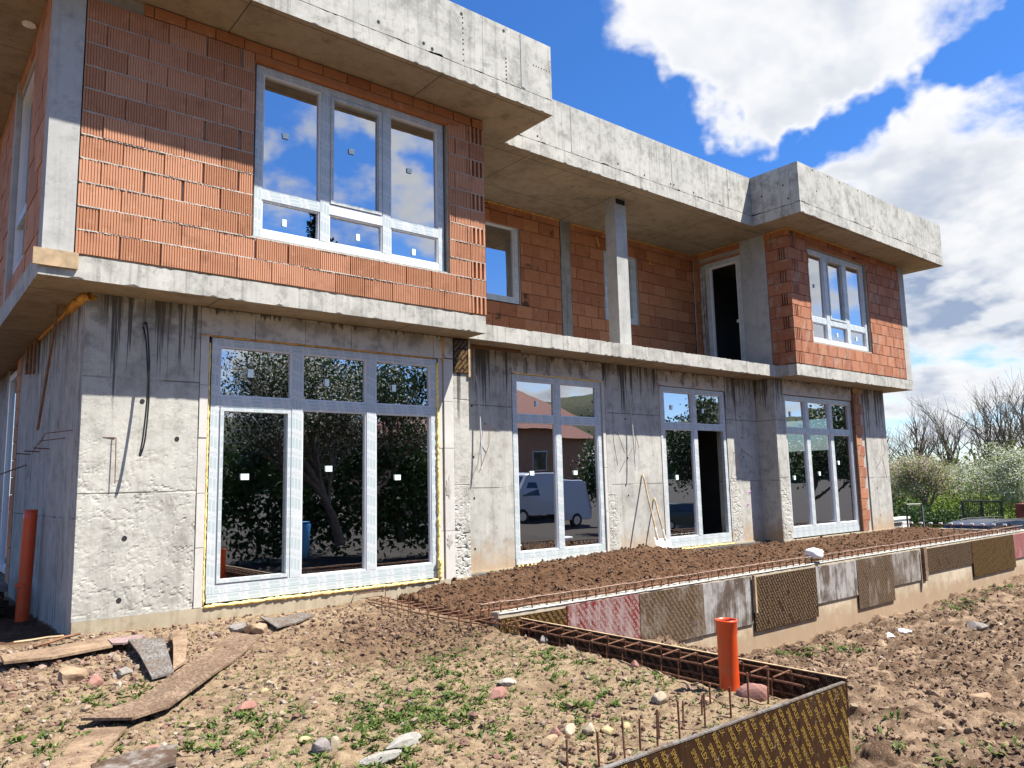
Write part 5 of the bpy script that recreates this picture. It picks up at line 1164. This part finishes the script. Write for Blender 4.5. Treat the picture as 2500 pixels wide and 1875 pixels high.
def weeds(name, spots, label, seed=1):
    rg = np.random.default_rng(seed); V = []; F_ = []
    for (x, y, s, nb) in spots:
        z = Hs(x, y)
        for b in range(nb):
            a = rg.uniform(0, 6.28); L = s*rg.uniform(.5, 1.15); w_ = s*rg.uniform(.09, .17); el = rg.uniform(.25, 1.15)
            d = np.array([math.cos(a)*math.cos(el), math.sin(a)*math.cos(el), math.sin(el)]); sd_ = np.array([-math.sin(a), math.cos(a), 0])*w_
            o = np.array([x+rg.normal(0, s*.22), y+rg.normal(0, s*.22), z-.005]); mid = o+d*L*.55; tip = o+d*L*.95+np.array([d[0], d[1], -.5])*L*.25
            i = len(V); V += [o-sd_*.3, o+sd_*.3, mid+sd_, mid-sd_, tip]; F_ += [(i, i+1, i+2), (i, i+2, i+3), (i+3, i+2, i+4)]
    return obj(name, npmesh(name, V, F_, 'weeds', False), kind='stuff', label=label, cat='weeds')
spots = []
rg = np.random.default_rng(33)
def patch(cx, cy, r_, n, s0, s1, nb):
    for _ in range(n):
        x, y = cx+rg.normal(0, r_), cy+rg.normal(0, r_*.8)
        if .2 < x < 4.95 and y > 2.95: spots.append((x, y, rg.uniform(s0, s1), int(rg.integers(*nb))))
for c in ((3.0, 4.65, .30, 42), (2.62, 4.59, .24, 30), (2.15, 5.35, .18, 16), (3.25, 4.75, .22, 26), (2.85, 5.0, .28, 26), (4.0, 6.1, .25, 14), (3.9, 4.1, .22, 18), (1.48, 6.5, .14, 9), (.95, 5.5, .25, 14), (1.6, 5.2, .2, 12), (1.9, 5.0, .2, 14), (2.4, 4.2, .25, 14), (3.2, 4.1, .3, 16), (4.5, 5.0, .25, 14), (4.4, 4.2, .25, 12), (4.8, 5.3, .15, 14), (1.0, 6.3, .3, 9), (3.5, 5.3, .3, 16), (4.2, 5.6, .3, 12), (4.85, 4.2, .12, 9), (2.0, 4.4, .3, 14)):
    patch(c[0], c[1], c[2], int(c[3]*2.0), .03, .075, (8, 15))
for _ in range(1100):
    x, y = rg.uniform(.3, 4.95), rg.uniform(3.0, 6.9)
    spots.append((x, y, rg.uniform(.02, .05), int(rg.integers(4, 9))))
for _ in range(2600):
    x, y = rg.uniform(.3, 4.98), rg.uniform(2.95, 6.9)
    if vnoise(np.array([x*1.4]), np.array([y*1.4]), 12)[0] > -.18: spots.append((x, y, rg.uniform(.014, .034), int(rg.integers(3, 7))))
weeds('weeds', spots, 'low green weeds sprouting over the dry foreground soil', 3)
spots = []
for cx, cy, n, r_ in ((9.75, 5.95, 40, .25), (10.6, 5.8, 30, .3), (15.4, 6.05, 60, .35), (18.2, 6.1, 60, .6), (6.0, 2.7, 20, .5), (5.8, 2.2, 24, .5), (6.9, 2.2, 12, .4), (7.2, 5.9, 12, .3)):
    for _ in range(n):
        spots.append((cx+rg.normal(0, r_), min(6.45, cy+rg.normal(0, r_*.5)), rg.uniform(.05, .12), int(rg.integers(5, 10))))
weeds('weeds', spots, 'grassy tufts along the foot of the retaining wall', 4)

scatter('soil_crumbs', 22000, (.1, 5.05, 2.9, 8.88), .003, .02, ICO, 'mud_clods', 'crumbs of brown earth over the dry foreground soil', 'soil', lambda X, Y: leftz(X, Y)*np.clip(.5+1.0*fbm(X*1.1, Y*1.1, 3, 97), .08, 1), power=2.6, flatz=.7, seed=8)
# ------------------------------------------------------------------ trees
def grow(rg, base, height, r0, spread=.6, levels=4, kids=(3, 5), up=.25, trunk_frac=.35, wig=.12, tl=.5, k0=None):
    segs = []; tips = []
    def br(p, d, r_, L, lev):
        n = 4 if lev < 2 else 3; pts = [p]; rr = [r_]; q = p.copy(); dd = d.copy()
        for i in range(n):
            dd = (dd+Vector((rg.normal(0, wig), rg.normal(0, wig), rg.normal(0, wig*.6)+up*.12*(lev > 0)))).normalized(); q = q+dd*L/n; pts.append(q.copy()); rr.append(max(.004, r_*(1-.62*(i+1)/n)))
        segs.append((pts, rr, lev))
        if lev >= levels: tips.append((pts[-1], dd)); tips.append((pts[len(pts)//2], dd)); return
        k = int(rg.integers(kids[0], kids[1]+1)) if lev or not k0 else k0
        for j in range(k):
            f = rg.uniform(.35, 1.0) if lev else rg.uniform(trunk_frac, 1.0); s = f*n; i = min(int(s), n-1); o = pts[i]+(pts[i+1]-pts[i])*(s-i)
            a = rg.uniform(0, 6.28); sp = spread*rg.uniform(.7, 1.3); side = dd.orthogonal().normalized(); side.rotate(Matrix.Rotation(a, 3, dd))
            nd_ = (dd*math.cos(sp)+side*math.sin(sp)).normalized(); nd_ = (nd_+Vector((0, 0, up))).normalized()
            br(o, nd_, max(.004, rr[i]*rg.uniform(.5, .75)), L*rg.uniform(.55, .8), lev+1)
        if lev == 0: br(pts[-1], dd, rr[-1], L*.6, 1)
    br(Vector(base), Vector((rg.normal(0, .05), rg.normal(0, .05), 1)).normalized(), r0, height*tl, 0)
    return segs, tips
def leaves(rg, tips, per, jit, size, n_axes=None):
    n = len(tips)*per; C = np.repeat(np.array([t_[0][:] for t_ in tips]), per, 0)+rg.normal(0, jit, (n, 3))
    a = rg.normal(size=(n, 3)); a /= np.linalg.norm(a, axis=1)[:, None]; b = np.cross(a, rg.normal(size=(n, 3))); b /= np.linalg.norm(b, axis=1)[:, None]
    s = size*rg.uniform(.6, 1.3, (n, 1)); V = np.stack([C-a*s, C+b*s*.55, C+a*s, C-b*s*.55], 1).reshape(-1, 3); return V, np.arange(4*n).reshape(-1, 4)
def tree(name, base, height, r0, label, seed, bark='bark', group=None, crowns=(), cat='tree', minr=0.0, norm=False, **kw):
    rg = np.random.default_rng(seed); root = empty(name, base, label, cat, group)
    segs, tips = grow(rg, base, height, r0, **kw)
    if norm:
        k_ = height/(max(p.z for s_ in segs for p in s_[0])-base[2]); bv = Vector(base)
        segs = [([bv+(p-bv)*k_ for p in a_], b_, l_) for a_, b_, l_ in segs]; tips = [(bv+(p-bv)*k_, d_) for p, d_ in tips]
    mb = MB(); tw = MB()
    for pts, rr, lev in segs:
        (mb if lev < 2 else tw).tube(pts, [max(minr, q) for q in rr], 6 if lev < 2 else 3, cap=False)
    mb.build('trunk', 'bark', root, smooth=True); tw.build('branches', bark, root)
    for (nm, mat, per, jit, size) in crowns:
        V, F_ = leaves(rg, tips, per, jit, size); obj(nm, npmesh(nm, V, F_, mat), root, kind='stuff')
    return root
def pt(px, py, d):   # point on the line of sight of a photo pixel at distance d along the view axis
    v = fwd+r2*((px-1250)/1873.8)-u2*((py-937.5)/1873.8); return v*d
# bare trees beyond the orchard
BT = [(2160, 75, 1010, 'leafless tree peeping out just behind the right house corner'), (2247, 80, 960, 'bare upright tree with a pruned dark trunk, first right of the house'), (2332, 72, 945, 'bare tree with a broken black trunk in the middle of the row'), (2408, 76, 920, 'tall spreading bare tree, spreading left of the rightmost one'), (2490, 68, 890, 'rightmost bare tree cut by the frame edge'), (2525, 74, 885, 'bare tree whose limbs reach in from the right frame edge')]
for i, (px, d, h_, l) in enumerate(BT):
    b = pt(px, 1200, d); tree('bare_tree', (b.x, b.y, -2.9), pt(px, h_, d).z+2.9, .30, l, 100+i, 'bark_grey', 'bare trees beyond the orchard', (('buds', 'leaf_olive', 1, .35, .045),), spread=.55, levels=3, kids=(4, 5), up=.25, trunk_frac=.38, minr=.010, tl=.70, k0=9, wig=.07, norm=True)
# blossoming orchard trees
OT = [(2285, 44, 4.6, 'blossom_pink', 'white blossoming fruit tree with a leaning dark trunk behind the car'), (2215, 52, 4.6, 'blossom_pink', 'pale pink blossoming tree next to the house corner'), (2430, 47, 4.4, 'blossom', 'white blossoming fruit tree above the black fence'), (2505, 44, 4.9, 'blossom', 'white blossoming tree at the right frame edge'), (2350, 56, 4.3, 'blossom', 'small blossoming tree between the two larger ones')]
for i, (px, d, h_, bl, l) in enumerate(OT):
    b = pt(px, 1250, d); tree('blossom_tree', (b.x, b.y, -2.92), h_*.86, .15, l, 140+i, 'bark', 'blossoming fruit trees', (('blossom', bl, 13, .2, .05), ('leaves', 'leaf_spring', 9, .2, .055)), spread=.75, levels=3, kids=(5, 7), up=.12, trunk_frac=.3, minr=.012)
# bushes under and behind
def bush(px, d, w_, h_, n, mat, label, seed, size=.10, zc=-2.9):
    rg = np.random.default_rng(seed); b = pt(px, 1250, d); root = empty('bush', (b.x, b.y, zc), label, 'bush', 'bushes of the overgrown orchard')
    K = 26; cen = rg.normal(size=(K, 3)); cen /= np.linalg.norm(cen, axis=1)[:, None]; cen *= rg.random((K, 1))**.4*.8; cen[:, 2] = np.abs(cen[:, 2])
    cen = cen*np.array([w_, w_*.7, h_])+np.array([b.x, b.y, zc])
    tips = [(Vector(c), None) for c in cen]
    V, F_ = leaves(rg, tips, n//K, min(w_, h_)*.22, size); obj('foliage', npmesh('foliage', V, F_, mat), root)
    st_ = MB()
    for c in cen[::2]: st_.tube([(b.x+rg.normal(0, .2), b.y+rg.normal(0, .2), zc), tuple((np.array([b.x, b.y, zc])+c)/2+rg.normal(0, .2, 3)), tuple(c)], [.04, .025, .01], 4, cap=False)
    st_.build('stems', 'bark', root)
BU = [(2190, 58, 3.6, 3.8, 6500, 'leaf_olive', 'olive green bush against the house corner'), (2300, 62, 4.5, 4.3, 6500, 'leaf_olive', 'olive willow thicket behind the leaning blossom tree'), (2390, 62, 4.5, 4.3, 6500, 'leaf_olive', 'olive thicket in the middle of the hedge'), (2470, 60, 4.5, 4.4, 6500, 'leaf_olive', 'olive thicket near the right frame edge'), (2530, 60, 4.5, 5.8, 3000, 'leaf_olive', 'olive thicket running out of the frame'),
      (2360, 46, 2.2, 2.5, 3200, 'leaf_spring', 'bright spring green bush behind the black fence'), (2420, 43, 2.0, 1.7, 2600, 'leaf_spring', 'low bright bush right of the fence post'), (2215, 42, 2.2, 1.8, 2600, 'leaf_dark', 'dark green bush between the house corner and gate'), (2330, 40, 1.9, 1.5, 2400, 'leaf_dark', 'dark shrub under the leaning blossom tree'), (2255, 47, 2.3, 2.2, 2600, 'leaf_spring', 'fresh green bush under the pink blossoms')]
for i, (px, d, w_, h_, n, mt, l) in enumerate(BU): bush(px, d, w_, h_, n, mt, l, 200+i, .16 if d > 50 else .085)
# far wood and hills beyond everything
def ridge(name, r_, z0, amp, a0, a1, mat, seed, label, n=220):
    V = []; F_ = []
    for i in range(n+1):
        a = R(a0+(a1-a0)*i/n); hh = z0+amp*(.6+fbm(np.array([i*.06+seed]), np.array([seed*1.7]), 5, seed)[0])
        for k, (rr, z) in enumerate(((r_, -6), (r_*1.02, hh*.55-2), (r_*1.08, hh), (r_*1.3, hh*.7-6), (r_*1.5, -8))): V.append((math.sin(a)*rr, math.cos(a)*rr, z))
    for i in range(n):
        for k in range(4): F_.append((i*5+k, (i+1)*5+k, (i+1)*5+k+1, i*5+k+1))
    return obj(name, npmesh(name, V, F_, mat, True), kind='structure', label=label)
MATS['hill_green'] = MATS['far_wood']
ridge('hills', 700, 40, 40, 100, 330, 'far_wood', 5, 'wooded hills on the horizon')

# fence, gate frame, container, site hut, car in the background
def fence(pa, pb, h_, n, label):
    root = empty('fence', pa, label, 'fence'); a, b = Vector(pa), Vector(pb)
    for z in (.08, h_): MB().tube([a+Vector((0, 0, z)), b+Vector((0, 0, z))], .03, 4).build('rail', 'fence_black', root)
    for i in range(n+1):
        p = a+(b-a)*i/n; MB().tube([p, p+Vector((0, 0, h_))], .016 if i % 11 else .05, 4).build('picket' if i % 11 else 'post', 'fence_black', root)
pa = pt(2355, 1300, 36); pb = pt(2452, 1300, 35); fence((pa.x, pa.y, -2.9), (pb.x, pb.y, -2.9), 1.62, 22, 'black iron picket fence in front of the blossoming trees')
c_ = pt(2640, 1300, 35); ct = empty('container', (c_.x, c_.y, -2.9), 'dark red corrugated container cut by the right frame edge', 'container'); mb = MB()
for i in range(24): mb.box(c_.x-1.05+i*.16, c_.x-1.05+i*.16+.09, c_.y-.03, c_.y+.02, -2.85, -1.52)
mb.build('corrugation', 'container_red', ct); MB().box(c_.x-1.1, c_.x+2.9, c_.y, c_.y+2.2, -2.9, -1.48).build('container_body', 'container_red', ct)
c_ = pt(2205, 1300, 30); hut = empty('site_hut', (c_.x, c_.y, -2.9), 'low white site wall glimpsed beside the house corner', 'wall'); MB().box(c_.x-2.4, c_.x+.6, c_.y, c_.y+.2, -2.9, -1.72).build('panel_wall', 'site_white', hut); MB().box(c_.x-2.44, c_.x+.64, c_.y-.04, c_.y+.24, -1.72, -1.64).build('wall_coping', 'site_white', hut); MB().box(c_.x-.7, c_.x-.1, c_.y-.02, c_.y-.002, -1.95, -1.82).build('wall_vent', 'fence_black', hut)
ga, gb = pt(2217, 1290, 26), pt(2254, 1290, 26); gt = empty('gate_frame', (ga.x, ga.y, -2.9), 'thin dark metal gate frame right of the house corner', 'gate')
for p in (ga, gb): MB().tube([(p.x, p.y, -2.9), (p.x, p.y, -.98)], .03, 4).build('post', 'fence_black', gt)
MB().tube([(ga.x, ga.y, -1.0), (gb.x, gb.y, -1.0)], .025, 4).build('rail', 'fence_black', gt)
MB().tube([(gb.x+.06, gb.y, -2.9), (gb.x+.06, gb.y, -1.1)], .035, 4).build('prop', 'site_white', gt)

def car(name, loc, rz, body_mat, label, prof, glass_prof, width=1.75, wheels=(-1.35, 1.3), wr=.31, roofrack=False):
    """side profile (x along the car, z) swept across the width with tumblehome above the belt line"""
    root = empty(name, loc, label, 'van' if 'van' in name else 'car'); M_ = Matrix.Translation(loc) @ Matrix.Rotation(rz, 4, 'Z'); belt = 1.0 if 'van' not in name else 1.35
    def sweep(P, wfun):
        vs = []; n = len(P); rows = (-1, -.86, .86, 1)
        for s in rows:
            for x, z in P:
                k = (1 if abs(s) < .9 else .985); cx = sum(p[0] for p in P)/n; cz = sum(p[1] for p in P)/n
                vs.append(M_ @ Vector((cx+(x-cx)*k if abs(s) < .9 else cx+(x-cx)*.985, s*wfun(z), cz+(z-cz)*(1 if abs(s) < .9 else .97))))
        fs = []
        for r_ in range(3):
            for i in range(n): j = (i+1) % n; fs.append((r_*n+i, r_*n+j, (r_+1)*n+j, (r_+1)*n+i))
        fs += [tuple(range(n-1, -1, -1)), tuple(range(3*n, 4*n))]; return MB().add(vs, fs)
    wf_ = lambda z: width/2*(1 if z < belt else 1-.16*(z-belt)/.5)
    sweep(prof, wf_).build('body', body_mat, root)
    for k, (gp, side) in enumerate(glass_prof):
        for s in ((-1, 1) if side else (0,)):
            if side: MB().add([M_ @ Vector((x, s*(wf_(z)+.012), z)) for x, z in gp], [tuple(range(len(gp))) if s > 0 else tuple(reversed(range(len(gp))))]).build('side_window', 'car_glass', root)
            else:
                (xa, za), (xb, zb) = gp; MB().add([M_ @ Vector((xa, -wf_(za)*.84, za)), M_ @ Vector((xa, wf_(za)*.84, za)), M_ @ Vector((xb, wf_(zb)*.8, zb)), M_ @ Vector((xb, -wf_(zb)*.8, zb))], [(0, 1, 2, 3)]).build('windscreen', 'car_glass', root)
    for wx in wheels:
        for s in (-1, 1):
            ty = MB(); ty.tube([M_ @ Vector((wx, s*(width/2-.2), wr)), M_ @ Vector((wx, s*(width/2+.01), wr))], wr, 20); w_ = ty.build('wheel', 'tyre', root)
            MB().tube([M_ @ Vector((wx, s*(width/2), wr)), M_ @ Vector((wx, s*(width/2+.016), wr))], wr*.62, 14).build('rim', 'rim', w_)
    if roofrack:
        for s in (-.62, .62): MB().tube([M_ @ Vector((x, s, z)) for x, z in ((-1.5, 1.47), (-1.3, 1.51), (.2, 1.53), (.45, 1.49))], .015, 5).build('roof_rail', 'fence_black', root)
    for s in (-.55, .55): MB().obox(M_ @ Vector((prof[0][0] if False else max(p[0] for p in prof)-.06, s, .68)), (M_.to_3x3() @ Vector((.06, 0, 0))), (M_.to_3x3() @ Vector((0, .16, 0))), Vector((0, 0, .07))).build('headlight', 'rim', root)
    return root
WAG = [(-2.25, .35), (-2.28, .75), (-2.2, 1.0), (-2.0, 1.36), (-1.6, 1.455), (-.6, 1.49), (.2, 1.46), (.55, 1.36), (1.25, 1.0), (1.9, .92), (2.2, .8), (2.27, .5), (2.2, .3)]
WG = [([(-2.0, 1.06), (-1.85, 1.32), (-1.15, 1.40), (-1.1, 1.06)], 1), ([(-1.02, 1.06), (-1.05, 1.41), (-.1, 1.42), (-.05, 1.06)], 1), ([(.03, 1.06), (-.02, 1.42), (.45, 1.36), (.95, 1.06)], 1), ([(1.2, 1.035), (.56, 1.372)], 0), ([(-2.2, 1.03), (-2.02, 1.34)], 0)]
c_ = pt(2470, 1290, 25)
car('parked_car', (c_.x, c_.y, -2.98), R(-20), 'car_dark', 'dark blue estate car parked behind the far end of the retaining wall', WAG, WG, roofrack=True)
# soil heap behind the car
hp = pt(2480, 1290, 31)
stone(hp.x, hp.y, 1.6, 1.1, .95, 'clods', 'brown soil heap behind the parked car', .4, seed=90, name='soil_heap', cat='soil heap')

# ------------------------------------------------------------------ what stands behind the viewer, seen mirrored in the panes
tree('blossom_tree', (11.3, -4.2, -1.85), 7.4, .17, 'blossoming tree mirrored dark in the large ground floor window', 301, 'bark', None, (('blossom', 'blossom', 7, .17, .045), ('leaves', 'leaf_dark', 12, .2, .05)), spread=.52, levels=4, kids=(4, 6), up=.22, trunk_frac=.2, norm=True)
tree('blossom_tree', (14.5, -6.5, -1.85), 7.0, .16, 'tree mirrored at the right of the large window', 303, 'bark', None, (('leaves', 'leaf_dark', 10, .25, .07), ('blossom', 'blossom', 3, .2, .045)), spread=.7, levels=4, kids=(4, 5), up=.2, trunk_frac=.25)
bl_ = empty('bush', (9.6, -6.8, -1.85), 'dark hedge mirrored low in the large window', 'bush'); rg = np.random.default_rng(77)  # unseen hedge added to keep the window reflection dark
tp_ = [(Vector((x, -6.8+rg.normal(0, .5), -1.8+rg.random()*3.2)), None) for x in np.linspace(1, 18.5, 260)]
V, F_ = leaves(rg, tp_, 80, .34, .11); obj('foliage', npmesh('foliage', V, F_, 'leaf_dark'), bl_)
sp_ = empty('spruce_tree', (13.2, -10.5, -1.85), 'dark spruce whose tip is mirrored in the upper left window', 'tree'); rg = np.random.default_rng(5)
MB().tube([(13.2, -10.5, -1.85), (13.2, -10.5, 11.0)], [.2, .02], 6).build('trunk', 'bark', sp_)
tp_ = []
for z in np.linspace(0, 10.8, 60):
    rr = .08+(10.9-z)*.17
    for a in rg.uniform(0, 6.28, 9): tp_.append((Vector((13.2+math.cos(a)*rr*rg.uniform(.3, 1), -10.5+math.sin(a)*rr*rg.uniform(.3, 1), z-.15*rr)), None))
V, F_ = leaves(rg, tp_, 14, .12, .10); obj('needles', npmesh('needles', V, F_, 'needle'), sp_)
VAN = [(-2.6, .35), (-2.62, 1.0), (-2.55, 2.15), (-2.35, 2.28), (.9, 2.30), (1.35, 2.2), (2.0, 1.35), (2.55, 1.15), (2.7, .8), (2.68, .4)]
VG = [([(.75, 1.25), (.8, 1.85), (1.3, 1.85), (1.75, 1.25)], 1), ([(1.96, 1.42), (1.4, 2.14)], 0)]
vn = car('delivery_van', (24.3, -9.2, -1.98), R(180), 'van_white', 'white panel van mirrored in the two light window', VAN, VG, 1.9, (-1.6, 1.75), .34)
car('parked_car', (34.5, -8.5, -2.9), R(35), 'car_green', 'dark green car mirrored in the terrace door', WAG, WG)
hs = empty('neighbour_house', (33, -27, -2), 'pinkish plastered house with a red roof mirrored in the two light window', 'house')
MB().box(27, 43, -34, -25, -2.2, 3.9).build('wall', 'plaster_pink', hs)
rf = MB(); rf.add([(26.2, -24.2, 3.7), (43.8, -24.2, 3.7), (43.8, -34.8, 3.7), (26.2, -34.8, 3.7), (30.5, -29.5, 7.2), (39.5, -29.5, 7.2)], [(0, 1, 5, 4), (2, 3, 4, 5), (3, 0, 4), (1, 2, 5), (0, 3, 2, 1)]); rfo = rf.build('roof', 'roof_red', hs)
MB().box(33.2, 34.6, -27.8, -26.6, 5.0, 6.3).build('dormer', 'roof_red', rfo)
for x in (29.2, 33.5, 38): 
    wn = MB().box(x-.7, x+.7, -25.02, -24.96, .6, 2.1).build('window', 'pvc_white', hs); MB().box(x-.62, x+.62, -24.955, -24.94, .68, 2.02).build('pane', 'car_glass', wn)
MB().tube([(35.2, -24.9, 3.6), (35.0, -24.8, 3.0), (34.9, -24.85, -2)], .06, 6).build('downpipe', 'fence_black', hs)
hp2 = stone(14.2, -1.6, .9, .7, .55, 'gravel', 'sand heap mirrored low in the two light window', .2, seed=95, name='sand_heap', cat='sand heap')
for i, (x, y) in enumerate(((15.6, -1.8), (16.2, -1.6), (16.9, -1.9))):
    stone(x, y, .42, .3, .2, 'bag_white', ['left', 'middle', 'right'][i]+' white sack of the three mirrored beside the sand heap', .3*i, seed=96+i, name='sack', cat='sack')
wb = empty('water_butt', (8.7, -1.5, -1.8), 'blue plastic barrel mirrored in the large window', 'barrel'); MB().tube([(8.7, -1.5, -1.85), (8.7, -1.5, -1.6), (8.7, -1.5, -1.0), (8.7, -1.5, -.95)], [.2, .26, .28, .22], 18).build('barrel_body', 'water_butt_blue', wb, smooth=True); MB().tube([(8.7, -1.5, -.95), (8.7, -1.5, -.92)], .25, 18).build('barrel_lid', 'water_butt_blue', wb)
for i, (x, y, h_) in enumerate(((40, -12, 8), (48, -9, 8), (36, -16, 7))):
    tree('blossom_tree', (x, y, -2.9), h_, .2, ['left', 'right', 'middle'][i]+' blossoming tree mirrored in the right hand panes', 310+i, 'bark', 'trees mirrored in the right hand panes', (('leaves', 'leaf_dark', 22, .45, .12), ('blossom', 'blossom', 8, .35, .07)), spread=.7, levels=3, kids=(5, 6), up=.2, trunk_frac=.2)
